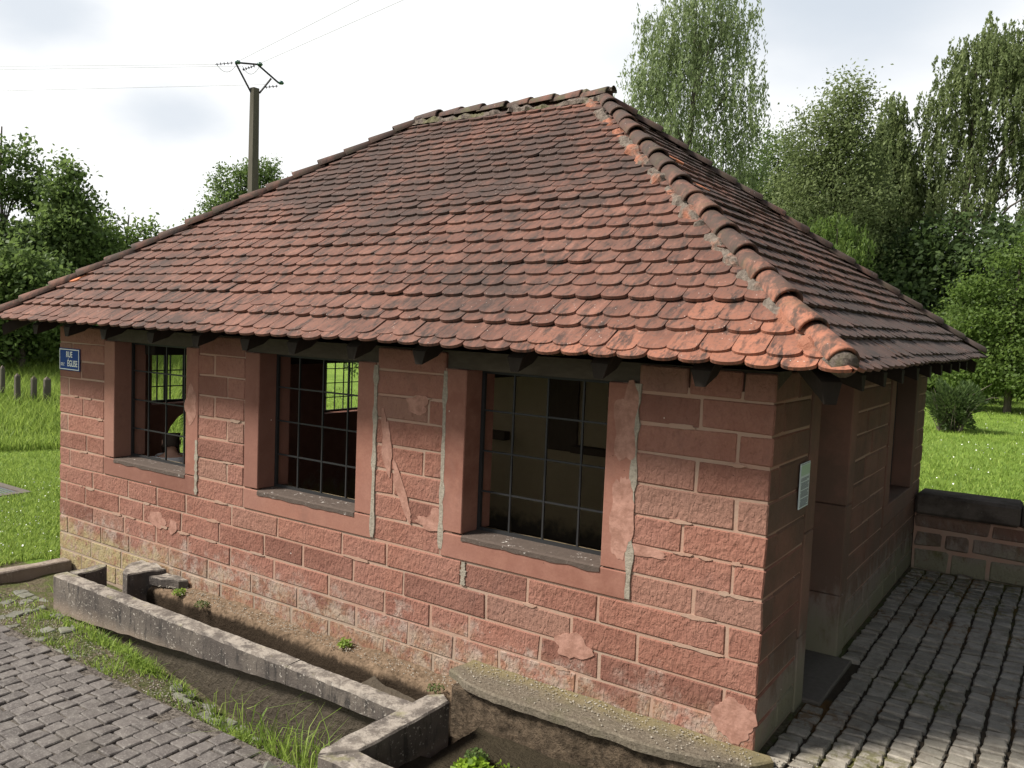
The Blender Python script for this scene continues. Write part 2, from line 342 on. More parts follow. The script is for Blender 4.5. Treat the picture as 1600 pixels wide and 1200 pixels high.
def bigmesh(name, V, F, mat, parent=None, **attrs):
    """V (n,3), F (m,k) numpy; attrs: per-face floats"""
    me = bpy.data.meshes.new(name); k = F.shape[1]
    me.vertices.add(len(V)); me.vertices.foreach_set('co', np.asarray(V, np.float32).ravel())
    me.loops.add(F.size); me.loops.foreach_set('vertex_index', F.astype(np.int32).ravel())
    me.polygons.add(len(F)); me.polygons.foreach_set('loop_start', np.arange(0, F.size, k, dtype=np.int32))
    try: me.polygons.foreach_set('loop_total', np.full(len(F), k, dtype=np.int32))
    except Exception: pass
    me.materials.append(mat); me.update(calc_edges=True)
    for n, v in attrs.items():
        a = me.attributes.new(n, 'FLOAT', 'FACE'); a.data.foreach_set('value', np.asarray(v, np.float32))
    o = bpy.data.objects.new(name, me); return link(o, parent)
class MB:
    def __init__(s): s.v = []; s.f = []
    def add(s, vs, fs):
        n = len(s.v); s.v += [tuple(v) for v in vs]; s.f += [tuple(i + n for i in f) for f in fs]; return s
    def box(s, lo, hi, ch=0, jit=0): vs, fs = rbox(lo, hi, ch, jit) if ch else cbox(lo, hi); return s.add(vs, fs)
    def tube(s, pts, rad, n=6, cap=True):
        pts = [Vector(p) for p in pts]; rs = rad if isinstance(rad, (list, tuple)) else [rad] * len(pts)
        vs = []; 
        for i, p in enumerate(pts):
            d = (pts[min(i + 1, len(pts) - 1)] - pts[max(i - 1, 0)]).normalized()
            a = d.cross(Vector((0, 0, 1)) if abs(d.z) < .9 else Vector((1, 0, 0))).normalized(); b = d.cross(a)
            for k in range(n):
                t = 2 * math.pi * k / n; vs.append(p + (a * math.cos(t) + b * math.sin(t)) * rs[i])
        fs = [(i * n + k, i * n + (k + 1) % n, (i + 1) * n + (k + 1) % n, (i + 1) * n + k) for i in range(len(pts) - 1) for k in range(n)]
        if cap: fs += [tuple(range(n))[::-1], tuple(range((len(pts) - 1) * n, len(pts) * n))]
        return s.add(vs, fs)
    def build(s, name, mat, parent=None, smooth=False): return obj(name, s.v, s.f, mat, parent, smooth)
def cbox(lo, hi):
    (a, b, c), (d, e, f) = lo, hi
    v = [(a, b, c), (d, b, c), (d, e, c), (a, e, c), (a, b, f), (d, b, f), (d, e, f), (a, e, f)]
    return v, [(0, 3, 2, 1), (4, 5, 6, 7), (0, 1, 5, 4), (1, 2, 6, 5), (2, 3, 7, 6), (3, 0, 4, 7)]
def rbox(lo, hi, ch, jit=0, rnd=random, jw=(1, 1, 1)):
    """box with chamfered edges and corners, 24 verts; each corner jittered as one"""
    lo = Vector(lo); hi = Vector(hi); vs = []; idx = {}
    for k in range(8):
        s = ((k & 1), (k >> 1) & 1, (k >> 2) & 1)
        j = Vector([rnd.uniform(-jit, jit) * jw[i] for i in range(3)])
        c = Vector([hi[i] if s[i] else lo[i] for i in range(3)]) + j
        for ax in range(3):
            p = c.copy()
            for i in range(3):
                if i != ax: p[i] += (-ch if s[i] else ch)
            idx[(k, ax)] = len(vs); vs.append(p)
    fs = []
    for ax in range(3):
        u, w = (ax + 1) % 3, (ax + 2) % 3
        for s in (0, 1):
            q = [(s << ax) | (a << u) | (b << w) for a, b in ((0, 0), (1, 0), (1, 1), (0, 1))]
            f = [idx[(k, ax)] for k in q]; fs.append(tuple(f if s else f[::-1]))
    for ax in range(3):      # edge chamfers, edges along ax
        u, w = (ax + 1) % 3, (ax + 2) % 3
        for a in (0, 1):
            for b in (0, 1):
                k0 = (a << u) | (b << w); k1 = k0 | (1 << ax)
                f = [idx[(k0, u)], idx[(k1, u)], idx[(k1, w)], idx[(k0, w)]]
                fs.append(tuple(f if (a ^ b) else f[::-1]))
    for k in range(8):
        f = [idx[(k, 0)], idx[(k, 1)], idx[(k, 2)]]
        par = (k & 1) ^ ((k >> 1) & 1) ^ ((k >> 2) & 1)
        fs.append(tuple(f if par else f[::-1]))
    return vs, fs
def nz3(x, y, z=0): return noise.noise(Vector((x, y, z)))

# ------------------------------------------------------------------ building dimensions
BL, BW = 8.17, 5.80          # front runs x -BL..0 at y=0, side wall x=0, y 0..BW
TH = .36
Z = [2.146, 1.945, 1.75, 1.54, 1.335, 1.135, .937, .740, .543, .340, .150, -.045, -.245, -.44]
ROOF0, ROOFM, OV = 2.74, .757, .507     # roof surface z = ROOF0 + ROOFM * distance inside the wall line
RY = BW / 2
CS = math.hypot(1, ROOFM)

# ------------------------------------------------------------------ ground sheet
def lawn_h(x, y):
    z = -.40
    # right-hand meadow rises softly; left-hand meadow falls to a ditch then climbs a bank
    wr = min(1, max(0, (x + 7.5 + .35 * (y - 5)) / 4.5)) if y > 5 else min(1, max(0, (x + 1.5) / 1.2))
    zr = .0 + .55 * min(1, max(0, (y - 8) / 35))
    d = -(x + 8.2) * .9 + (y - .5) * .3
    zl = -.40 - .12 * math.exp(-((d - 8.5) / 1.3) ** 2) + .75 * min(1.0, max(0, (d - 9.5) / 10)) + .9 * min(1, max(0, (d - 20) / 22))
    zl += .03 * nz3(x * .5, y * .5)
    z = zl * (1 - wr) + (zr + .04 * nz3(x * .2, y * .2)) * wr
    if y < -6: pass
    return z
def ground_h(x, y):
    """returns height, soil (0 grass, 1 soil, 2 wet dark)"""
    if -.05 <= x and -6 < y <= 5.72 and x < 7: return -.062, 1.
    if -8.1 < x < -.05 and -.02 < y < 5.75: return -.64, 2.
    if y > -.02 or x < -8.22: return lawn_h(x, y), 0. if not (-8.6 < x < -7.9 and y < -.3) else .9
    if -8.22 <= x <= -.05 and y > -.86:
        if x < -6.52: return -.45 + .03 * nz3(x * 3, y * 3), 1.
        if x > -1.9: return -.30 + .02 * nz3(x * 6, y * 6), 2.
        return -.72, 2.
    if x > -1.95 and y > -1.6: return -.30 + .02 * nz3(x * 6, y * 6), 2.
    # strip between the trough and the street
    if y > -1.47 and x < -2.0:
        t = min(1, max(0, (x + 5.2) / 2.4)); t = t * t * (3 - 2 * t)
        u = min(1, max(0, (y + 1.30) / .36)); u = u * u * (3 - 2 * u)
        b = min(1, max(0, (x + 5.7) / 1.0)) * .07 * max(0, 1 - abs(y + .90) / .12)
        return -.425 - t * (.03 + .24 * u) - b + .022 * nz3(x * 4, y * 4), 1.0 + .75 * t * max(0, u - .45) * 1.8
    return -.42, 1.
def axis(lo, hi, a, b, step, extra=()):
    n = list(np.arange(a, b + 1e-6, step)); 
    v = b; s = step
    while v < hi: s *= 1.16; v += s; n.append(v)
    v = a; s = step
    while v > lo: s *= 1.16; v -= s; n.append(v)
    return sorted(set([round(float(q), 4) for q in n] + list(extra)))
XS = axis(-260, 200, -9.2, .6, .07, (-8.223, -8.217, -.053, -.047, -1.953, -1.947, -6.523, -6.517))
YS = axis(-60, 330, -2.0, .4, .06, (-1.473, -1.467, -.863, -.857, -.023, -.017, 5.715, 5.725, -1.603, -1.597))
nx, ny = len(XS), len(YS)
V = np.zeros((nx * ny, 3)); soil = np.zeros(nx * ny)
for j, y in enumerate(YS):
    for i, x in enumerate(XS):
        h_, s_ = ground_h(x, y); V[j * nx + i] = (x, y, h_); soil[j * nx + i] = s_
ii, jj = np.meshgrid(np.arange(nx - 1), np.arange(ny - 1)); a = (jj * nx + ii).ravel()
F = np.stack([a, a + 1, a + nx + 1, a + nx], 1)
g = bigmesh('ground', V, F, M['ground']); tag(g, kind='structure')
at = g.data.attributes.new('soil', 'FLOAT', 'POINT'); at.data.foreach_set('value', soil.astype(np.float32))

# ------------------------------------------------------------------ the wash house
house = empty('wash_house', (0, 0, 0))
tag(house, 'small red sandstone wash house with barred windows under a hipped clay tile roof', 'building')

def wall_core(name, boxes, mat, parent):
    b = MB()
    for lo, hi in boxes: b.box(lo, hi)
    return b.build(name, mat, parent)
TOPZ = 2.20
W = [(-7.04, -5.78), (-4.68, -3.44), (-2.31, -1.115)]       # front openings
SILL = .945
# mortar skin of the front wall (just behind the faces of the blocks)
def xsegs(ops, a, b):
    r = []; p = a
    for o in ops: r.append((p, o[0])); p = o[1]
    r.append((p, b)); return r
fb = [((-BL + .01, .007, -.62), (-.012, .19, SILL - .01))]
for a_, b_ in xsegs([(w0 - .1, w1 + .1) for w0, w1 in W], -BL + .01, -.012): fb.append(((a_, .007, SILL - .01), (b_, .19, TOPZ)))
front = wall_core('front_wall', fb, M['mortar'], house)
fb = [((-BL + .3, .19, -.62), (-.3, TH, SILL - .01))]
for a_, b_ in xsegs([(w0 - .1, w1 + .1) for w0, w1 in W], -BL + .3, -.3): fb.append(((a_, .19, SILL - .01), (b_, TH, TOPZ)))
wall_core('inner_plaster', fb, M['plaster'], house)

DOOR = (1.05, 2.03); SW = (3.85, 5.05); SSILL = .93
sb = [((-.19, .19, -.62), (-.012, DOOR[0] - .1, TOPZ)), ((-.19, DOOR[1] + .1, -.62), (-.012, SW[0] - .1, TOPZ)),
      ((-.19, SW[0] - .1, -.62), (-.012, SW[1] + .1, SSILL - .01)), ((-.19, SW[1] + .1, -.62), (-.012, BW - .01, TOPZ))]
side = wall_core('side_wall', sb, M['mortar'], house)
sb = [((-TH, .36, -.62), (-.19, DOOR[0] - .1, TOPZ)), ((-TH, DOOR[1] + .1, -.62), (-.19, SW[0] - .1, TOPZ)),
      ((-TH, SW[0] - .1, -.62), (-.19, SW[1] + .1, SSILL - .01)), ((-TH, SW[1] + .1, -.62), (-.19, BW - .3, TOPZ))]
wall_core('inner_plaster', sb, M['plaster'], house)
# back wall, plain, with a closed dark shutter inside
back = wall_core('back_wall', [((-BL + .01, BW - TH, -.62), (-.19, BW, TOPZ))], M['plaster'], house)
# end wall with a barred window over an arched opening and a second barred window
Y1 = (.92, 2.20); Y2 = (3.74, 5.0)
AR = (1.09, 2.05, .82, 1.325)      # arch: y0, y1, spring, crown
eb = [((-BL, .0, -.62), (-BL + TH, AR[0], 1.40)), ((-BL, .0, 1.40), (-BL + TH, Y1[0], TOPZ)),
      ((-BL, AR[1], -.62), (-BL + TH, Y2[0], 1.40)), ((-BL, Y1[1], 1.40), (-BL + TH, Y2[0], TOPZ)),
      ((-BL, Y2[0], -.62), (-BL + TH, Y2[1], 1.10)), ((-BL, Y2[1], -.62), (-BL + TH, BW - TH, TOPZ)), ((-BL, AR[0], 1.335), (-BL + TH, AR[1], 1.40))]
endw = MB()
for lo, hi in eb: endw.box((lo[0], max(lo[1], .19), lo[2]), hi)
n = 10; yc = (AR[0] + AR[1]) / 2; ra = (AR[1] - AR[0]) / 2
for k in range(n):
    t0, t1 = math.pi * k / n, math.pi * (k + 1) / n
    p = [(yc - ra * math.cos(t), AR[2] + (AR[3] - AR[2]) * math.sin(t)) for t in (t0, t1)]
    x0, x1 = -BL, -BL + TH
    vs = [(x0, p[0][0], p[0][1]), (x0, p[1][0], p[1][1]), (x0, p[1][0], 1.335), (x0, p[0][0], 1.335)]; vs += [(x1, b, c) for _, b, c in vs]
    endw.add(vs, [(0, 1, 2, 3), (7, 6, 5, 4), (0, 4, 5, 1), (2, 6, 7, 3), (1, 5, 6, 2), (3, 7, 4, 0)])
endw = endw.build('end_wall', M['stone_smooth'], house)
# inner floor, plate beams, tie beams
MB().box((-BL + .2, .2, -.66), (-.2, BW - .2, -.58)).build('floor_slab', M['wet'], house)
pl = MB(); pl.box((-BL - .0, .03, TOPZ), (0.0, .30, 2.335)); pl.box((-.30, .302, TOPZ), (-.03, BW - .302, 2.335)); pl.box((-BL, BW - .30, TOPZ), (0, BW, 2.335)); pl.box((-BL, .302, TOPZ), (-BL + .27, BW - .302, 2.335))
pl.build('wall_plate', M['plate'], house)
for x_ in (-6.9, -5.2, -3.0, -1.2):
    MB().box((x_ - .09, .31, 2.06), (x_ + .09, BW - .31, 2.24), .01).build('tie_beam', M['wood'], house)
d_ = MB().box((-4.95, BW - TH - .05, .75), (-4.42, BW - TH - .004, 1.88), .01).build('shutter', M['plank'], house)
MB().box((-4.45, BW - TH - .18, .76), (-2.6, BW - TH - .004, .86), .01).build('shelf', M['plank'], house)
MB().box((-6.3, BW - TH - .16, .80), (-5.6, BW - TH - .004, .93), .01).build('shelf', M['plank'], house)
for y_ in (3.0,):
    MB().box((-5.06, y_, -.58), (-4.9, y_ + .16, 2.06), .01).build('post', M['wood'], house)

def stone(name, lo, hi, mat, parent, ch=.011, jit=.004, label=None):
    vs, fs = rbox(lo, hi, ch, jit, jw=(1, .25, 1) if parent is front else (.25, 1, 1) if parent is side else (1, 1, 1)); o = obj(name, vs, fs, mat, parent)
    if label: o['label'] = label
    return o
J = .0075
def row_blocks(a, b, joints, zt, zb, qd=None):
    xs = [a] + sorted(joints) + [b]
    for i in range(len(xs) - 1):
        x0, x1 = xs[i], xs[i + 1]
        pr = random.uniform(-.002, .003)
        q = (x1 == 0)
        y1 = .10
        lo = (x0 + (J if i else (0 if a == -BL else J)), pr, zb + J * random.uniform(.6, 1.1)); hi = (x1 - (J if x1 != 0 else 0), y1, zt - J * random.uniform(.6, 1.1))
        if q: hi = (0, qd, hi[2]); lo = (lo[0], 0, lo[2])
        mt = M['stone']
        ob = stone('stone_block', lo, hi, mt, front, .009, .0055)
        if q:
            ob.data.materials.append(M['stone_side'])  # outward quoin faces take the darker side stone, shade painted in with its patina
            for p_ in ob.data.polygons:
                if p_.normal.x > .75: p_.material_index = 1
QD = {-1: .5, 0: .22, 1: .83, 2: .18, 3: .83, 4: .21, 5: .83, 6: .22, 7: .83, 8: .19, 9: .83, 10: .45}
A = {1: [-7.72], 2: [-7.98], 3: [-7.67], 4: [-8.0], 5: [-7.6], 6: [-7.95], 0: [-7.9]}
B = {0: [-5.34], 1: [-5.14], 2: [-5.33], 3: [-5.14], 5: [-5.13]}
Cc = {1: [-2.68], 3: [-2.71], 4: [-3.02], 5: [-2.86]}
D = {-1: [-.55, -.2], 0: [-.46], 1: [-.21], 2: [-.47], 3: [-.2], 4: [-.54], 5: [-.2], 6: [-.44]}
zr = lambda r: (2.33 if r == -1 else Z[r], Z[r + 1])
for r in range(-1, 7):
    zt, zb = zr(r)
    for (a_, b_), T in (((-BL, -7.245), A), ((-5.60, -4.885), B), ((-3.235, -2.515), Cc), ((-.905, 0), D)):
        row_blocks(a_, b_, T.get(r, []), zt, zb, QD[r])
rows = {7: [-7.47, -6.78, -6.26, -5.77, -5.05, -4.4, -3.58, -3.07, -2.3, -1.7, -1.12, -.21],
        8: [-8.02, -7.62, -6.95, -6.5, -5.84, -5.24, -4.58, -4.06, -3.44, -2.88, -2.06, -1.32, -.81],
        9: [-7.46, -6.85, -6.27, -5.73, -5.06, -4.44, -3.73, -3.08, -2.59, -2.21, -1.57, -1.09, -.21],
        10: [-7.99, -7.3, -6.75, -6.04, -5.4, -4.75, -4.12, -3.4, -2.81, -2.35, -1.92, -1.26, -.69]}
for r, js in rows.items(): row_blocks(-BL, 0, js, *zr(r), QD[r])
row_blocks(-BL, -2.2, [-7.5, -6.9, -6.28, -5.83, -5.2, -4.71, -4.2, -3.72, -3.07, -2.55], *zr(11))
row_blocks(-BL, -6.3, [-7.7, -7.0], *zr(12))
# side wall blocks (outward +x)
def side_row(a, b, joints, zt, zb):
    ys = [a] + sorted(joints) + [b]
    for i in range(len(ys) - 1):
        pr = random.uniform(-.004, .003)
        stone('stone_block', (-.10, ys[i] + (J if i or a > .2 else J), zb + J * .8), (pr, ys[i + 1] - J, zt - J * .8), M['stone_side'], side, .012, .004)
p2 = {0: [], 1: [2.66, 3.17], 2: [2.88], 3: [2.68, 3.21], 4: [2.95], 5: [2.7, 3.22], 6: [2.98]}
for r in range(-1, 11):
    zt, zb = zr(r); zb = max(zb, -.07) if r == 10 else zb
    if QD[r] < .8: side_row(QD[r], .83, [], zt, zb)
    if r <= 6:
        side_row(2.25, 3.62, p2.get(r, [3.0]), zt, zb)
        side_row(5.25, BW, [5.52] if r % 2 else [], zt, zb)
    else:
        side_row(2.25, BW, [[2.66, 3.3, 4.1, 4.8, 5.4], [2.95, 3.7, 4.4, 5.1], [2.6, 3.2, 3.9, 4.6, 5.3], [2.9, 3.6, 4.3, 5.0, 5.5]][r % 4], zt, zb)
# window surrounds
P = -.006
def sill_top(w0, w1):
    vs = []
    n_ = 24
    for i in range(n_ + 1):
        x = w0 + .002 + (w1 - w0 - .004) * i / n_
        for (y, z) in ((.21, .953), (.10, .948), (.004, .940), (-.012, .930 + .003 * nz3(x * 8, 1.)), (-.0125, .898 + .016 * nz3(x * 7, 5.))): vs.append((x, y, z))
    fs = [(i * 5 + k, i * 5 + k + 1, (i + 1) * 5 + k + 1, (i + 1) * 5 + k) for i in range(n_) for k in range(4)]
    return obj('sill_top', vs, fs, M['sill'], front)
for (w0, w1) in W:
    stone('window_jamb', (w0 - .20, P, SILL + .003), (w0, .36, TOPZ - .002), M['stone_smooth'], front, .006, .001)
    stone('window_jamb', (w1, P, SILL - .002), (w1 + .20, .36, TOPZ - .002), M['stone_smooth'], front, .006, .001)
    stone('window_sill', (w0 - .20, P, Z[7] + .008), (w1 + .20, .36, SILL - .012), M['stone_smooth'], front, .006, .001)
for (w0, w1) in W: sill_top(w0, w1)
for (y0, y1) in (DOOR, SW):
    bt = -.07 if y0 == DOOR[0] else SSILL + .003
    if y0 == DOOR[0]:
        for (za, zb_) in ((-.07, .46), (.466, 1.2), (1.206, TOPZ - .002)):
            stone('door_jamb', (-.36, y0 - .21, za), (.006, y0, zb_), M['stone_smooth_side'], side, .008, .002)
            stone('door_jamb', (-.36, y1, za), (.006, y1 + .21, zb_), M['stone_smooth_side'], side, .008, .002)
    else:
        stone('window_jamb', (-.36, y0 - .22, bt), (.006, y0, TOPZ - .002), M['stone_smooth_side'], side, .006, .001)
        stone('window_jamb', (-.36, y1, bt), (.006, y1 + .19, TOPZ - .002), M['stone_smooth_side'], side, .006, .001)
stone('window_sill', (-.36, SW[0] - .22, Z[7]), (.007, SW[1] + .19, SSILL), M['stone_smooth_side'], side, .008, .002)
stone('door_threshold', (-.5, DOOR[0], -.10), (.13, DOOR[1], -.031), M['dim'], side, .01, .002)
# grilles
def grille(o0, o1, z0, z1, nv, nh, yy, ax, par, t=.014, wide=()):
    b = MB()
    def bx(u0, u1, za, zb, d=.006):
        if ax == 'x': b.box((u0, yy - d, za), (u1, yy + d, zb))
        else: b.box((yy - d, u0, za), (yy + d, u1, zb))
    bx(o0, o0 + .03, z0, z1, .012); bx(o1 - .03, o1, z0, z1, .012); bx(o0 + .03, o1 - .03, z0, z0 + .03, .0119); bx(o0 + .03, o1 - .03, z1 - .03, z1, .0119)
    for k in range(1, nv + 1):
        u = o0 + (o1 - o0) * k / (nv + 1); bx(u - t / 2, u + t / 2, z0 + .03, z1 - .03, .008)
    for k in range(1, nh + 1):
        z = z0 + (z1 - z0) * k / (nh + 1); bx(o0 + .03, o1 - .03, z - t / 2, z + t / 2, .0055)
    for u in wide: bx(u - .022, u + .022, z0 + .03, z1 - .03, .01)
    return b.build('window_grille', M['iron'], par)
grille(-7.04, -5.78, SILL + .002, TOPZ, 3, 3, .20, 'x', front)
grille(-4.68, -3.44, SILL + .002, TOPZ, 3, 3, .20, 'x', front)
grille(-2.31, -1.115, SILL + .002, TOPZ, 3, 3, .20, 'x', front)
grille(SW[0], SW[1], SSILL + .002, TOPZ, 3, 3, -.2, 'y', side)
grille(Y1[0], Y1[1], 1.402, TOPZ, 6, 3, -BL + .18, 'y', endw, .013, (Y1[0] + .30,))
grille(Y2[0], Y2[1], 1.102, TOPZ, 6, 4, -BL + .18, 'y', endw, .013)
# pale repair patches and cement smears
def blob(name, cx, cz, rx, rz, mat, parent, yy=-.0085, n=44, seed=0, ax='y', rot=0, th=.012):
    pts = []
    for k in range(n):
        t = 2 * math.pi * k / n; q = 1 + .48 * nz3(math.cos(t) * 1.3 + seed, math.sin(t) * 1.3, seed * 1.3) + .13 * nz3(math.cos(t) * 5 + seed, math.sin(t) * 5, seed) + .035 * nz3(math.cos(t) * 9.3 + 4, math.sin(t) * 9.3, seed * 2)
        a_, b_ = rx * q * math.cos(t), rz * q * math.sin(t)
        pts.append((cx + a_ * math.cos(rot) - b_ * math.sin(rot), cz + a_ * math.sin(rot) + b_ * math.cos(rot)))
    if ax == 'y': v = [(x, yy, z) for x, z in pts] + [(x, yy + th, z) for x, z in pts]
    else: v = [(-yy, x, z) for x, z in pts] + [(-yy - th, x, z) for x, z in pts]
    f = [tuple(range(n)) if ax == 'x' else tuple(range(n))] + [(k, k + n, (k + 1) % n + n, (k + 1) % n) for k in range(n)]
    return obj(name, v, f, mat, parent)
PT = [(-5.69, 1.66, .10, .19), (-6.25, .40, .15, .085), (-5.98, .37, .06, .075), (-2.78, 1.90, .12, .07), (-1.30, .33, .14, .09),
      (-.14, .17, .13, .13), (-.98, 1.93, .085, .25), (-.98, 1.30, .085, .30), (-.78, 1.10, .16, .035), (-2.55, 1.03, .09, .08)]
for i, (x_, z_, a_, b_) in enumerate(PT): blob('repair_patch', x_, z_, a_, b_, M['patch'], front, -.0082 if x_ in (-5.69, -.98) else -.0048, seed=i + 1.3)
blob('repair_patch', -3.10, 1.55, .05, .24, M['patch'], front, -.0050, seed=31.3, rot=.15)
blob('repair_patch', -2.92, 1.17, .045, .24, M['patch'], front, -.0053, seed=33.3, rot=.42)
blob('repair_patch', -2.62, .98, .17, .05, M['patch'], front, -.0056, seed=35.3)
for i, (x_, za, zb_) in enumerate([(-3.235, .76, 2.18), (-2.513, .80, 2.18), (-.903, .76, 2.2), (-2.28, .56, .74), (-5.602, .76, 1.3)]):
    n_ = 26; b = MB(); vs = []
    for k in range(n_ + 1):
        z_ = za + (zb_ - za) * k / n_; w_ = .014 + .014 * abs(nz3(k * .9, i * 3.1)) + .010 * (nz3(k * .3, i) > .1)
        c_ = x_ + .006 * nz3(k * .5, i + 7.)
        vs += [(c_ - w_, -.0075, z_), (c_ + w_, -.0075, z_), (c_ - w_ * 1.1, .01, z_), (c_ + w_ * 1.1, .01, z_)]
    fs = []
    for k in range(n_):
        q = 4 * k; fs += [(q, q + 1, q + 5, q + 4), (q + 2, q, q + 4, q + 6), (q + 1, q + 3, q + 7, q + 5)]
    obj('cement_seam', vs, fs, M['cement'], front)

rs = random.Random(3)
for k in range(38):
    r_ = rs.choice([0, 1, 2, 3, 4, 5, 6, 7, 7, 8, 8, 9]); seg = rs.choice([(-8.1, -7.3), (-5.5, -4.95), (-3.15, -2.6), (-.85, -.08), (-.85, -.08)]) if r_ < 7 else (-8., -.1)
    zc = Z[r_ + 1] + rs.uniform(-.004, .008); xc = rs.uniform(*seg)
    blob('mortar_smear', xc, zc, rs.uniform(.03, .10), rs.uniform(.009, .017), M['mortar'], front, -.0042 - .00003 * k, n=30, seed=k * 1.7 + 50)
# ------------------------------------------------------------------ roof
deck = MB()
xa, xb = -BL - OV + .13, OV - .13; ya, yb = -OV + .13, BW + OV - .13
ze = ROOF0 - ROOFM * (OV - .13) - .035; zt = ROOF0 + ROOFM * RY - .06
r0, r1 = (-BL + RY, RY, zt), (-RY, RY, zt)
c = [(xa, ya, ze), (xb, ya, ze), (xb, yb, ze), (xa, yb, ze)]
vs = c + [r0, r1]; low = [(x, y, z - .035) for x, y, z in vs]
n6 = 6
fs = [(0, 1, 5, 4), (1, 2, 5), (2, 3, 4, 5), (3, 0, 4)]; fs += [tuple(i + 6 for i in f[::-1]) for f in fs[:4]]
fs += [(0, 6, 7, 1), (1, 7, 8, 2), (2, 8, 9, 3), (3, 9, 6, 0)]
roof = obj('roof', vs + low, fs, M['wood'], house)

def tile_shape(var):
    rr = random.Random(var); w = .0955; Lt = .37; n_ = 9; pts = []
    sag = .054 + rr.uniform(-.006, .006)
    for k in range(n_ + 1):
        t = math.pi * k / n_; pts.append((-w * math.cos(t) * (1 - .02 * rr.random()), sag * (1 - math.sin(t) ** .8)))
    pts = [(-w, Lt)] + pts + [(w, Lt)]
    th = .021; cup = rr.uniform(-.003, .006); tw = rr.uniform(-.003, .003)
    top = []; bot = []
    for (u, v) in pts:
        z = .050 * (1 - v / Lt) + cup * (u / w) ** 2 + tw * (u / w) * (1 - v / Lt)
        top.append((u, v, z + .006)); bot.append((u * 1.01, v - .001, z + .006 - th))
    k = len(pts)
    return top + bot, [tuple(range(k)), tuple(range(2 * k - 1, k - 1, -1))] + [(i, i + k, (i + 1) % k + k, (i + 1) % k) for i in range(k)]
SH = [tile_shape(i) for i in range(10)]
SHM = []
for v, f in SH: SHM.append(mesh('roof_tile', v, f, M['tile']))
S_rows = [-.012, .072, .275, .385, .590, .735, .88, 1.03, 1.185, 1.36, 1.53, 1.685, 1.86, 2.01, 2.135, 2.25, 2.375]
while S_rows[-1] < 4.02: S_rows.append(S_rows[-1] + random.uniform(.128, .152))
OVT = OV
planes = [  # eave start corner, u direction, up-slope horizontal direction, eave length, index
    (Vector((-BL - OVT, -OVT, 0)), Vector((1, 0, 0)), Vector((0, 1, 0)), BL + 2 * OVT),
    (Vector((OVT, -OVT, 0)), Vector((0, 1, 0)), Vector((-1, 0, 0)), BW + 2 * OVT),
    (Vector((OVT, BW + OVT, 0)), Vector((-1, 0, 0)), Vector((0, -1, 0)), BL + 2 * OVT),
    (Vector((-BL - OVT, BW + OVT, 0)), Vector((0, -1, 0)), Vector((1, 0, 0)), BW + 2 * OVT)]
tiles = []
for pi, (o, u, hdir, ln) in enumerate(planes):
    vdir = (hdir + Vector((0, 0, ROOFM))).normalized(); nrm = u.cross(vdir).normalized()
    zeave = ROOF0 - ROOFM * OVT
    for ri, s in enumerate(S_rows):
        s2 = s
        inset = (s2 + .1) / CS
        x = inset + (.0955 if ri % 2 else 0) % .191 - .2
        x = (-.2 + (.0975 if ri % 2 else 0)) + random.uniform(-.01, .01)
        while x < ln + .2:
            if inset - .10 < x < ln - inset + .10:
                wav = .010 * nz3(x * .55, ri * .31, pi * 9.) + .006 * nz3(x * 2.1, ri * 1.7, pi)
                sg = s2 + wav + random.uniform(-.006, .006)
                if random.random() < .02: sg -= random.uniform(.01, .028)
                pos = o + u * (x + random.uniform(-.003, .003)) + vdir * sg; pos.z += zeave
                lift = .012 * nz3(x * .8, ri * .4, 5.) + random.uniform(-.0015, .0035)
                pos += nrm * lift
                rot = Matrix((u, vdir, nrm)).transposed() @ Matrix.Rotation(random.gauss(0, .013), 3, 'Z') @ Matrix.Rotation(random.gauss(0, .012), 3, 'Y')
                mw = Matrix.Translation(pos) @ rot.to_4x4()
                cen = o + u * x + vdir * (sg + .12); cen.z += zeave
                clipL = x - .1 < (sg + .36) / CS; clipR = x + .1 > ln - (sg + .36) / CS
                tiles.append([(cen - CAM).length if pi < 2 else 999, mw, random.randrange(10), pi, clipL, clipR])
            x += .1945
tiles.sort(key=lambda t: t[0])
HP = [  # hip planes (point, outward normal) for each roof plane: left and right limits
    ((-BL - OVT, -OVT), (-1, 1), (OVT, -OVT), (1, 1)),
    ((OVT, -OVT), (-1, -1), (OVT, BW + OVT), (-1, 1)),
    ((OVT, BW + OVT), (1, -1), (-BL - OVT, BW + OVT), (-1, -1)),
    ((-BL - OVT, BW + OVT), (1, 1), (-BL - OVT, -OVT), (1, -1))]
def clip_poly(vs, fs, pt, nn):
    bm = bmesh.new(); bv = [bm.verts.new(v) for v in vs]
    for f in fs: bm.faces.new([bv[i] for i in f])
    bmesh.ops.bisect_plane(bm, geom=bm.verts[:] + bm.edges[:] + bm.faces[:], plane_co=pt, plane_no=nn, clear_outer=True)
    bm.verts.index_update(); r = [v.co.copy() for v in bm.verts], [tuple(v.index for v in f.verts) for f in bm.faces]
    bm.free(); return r
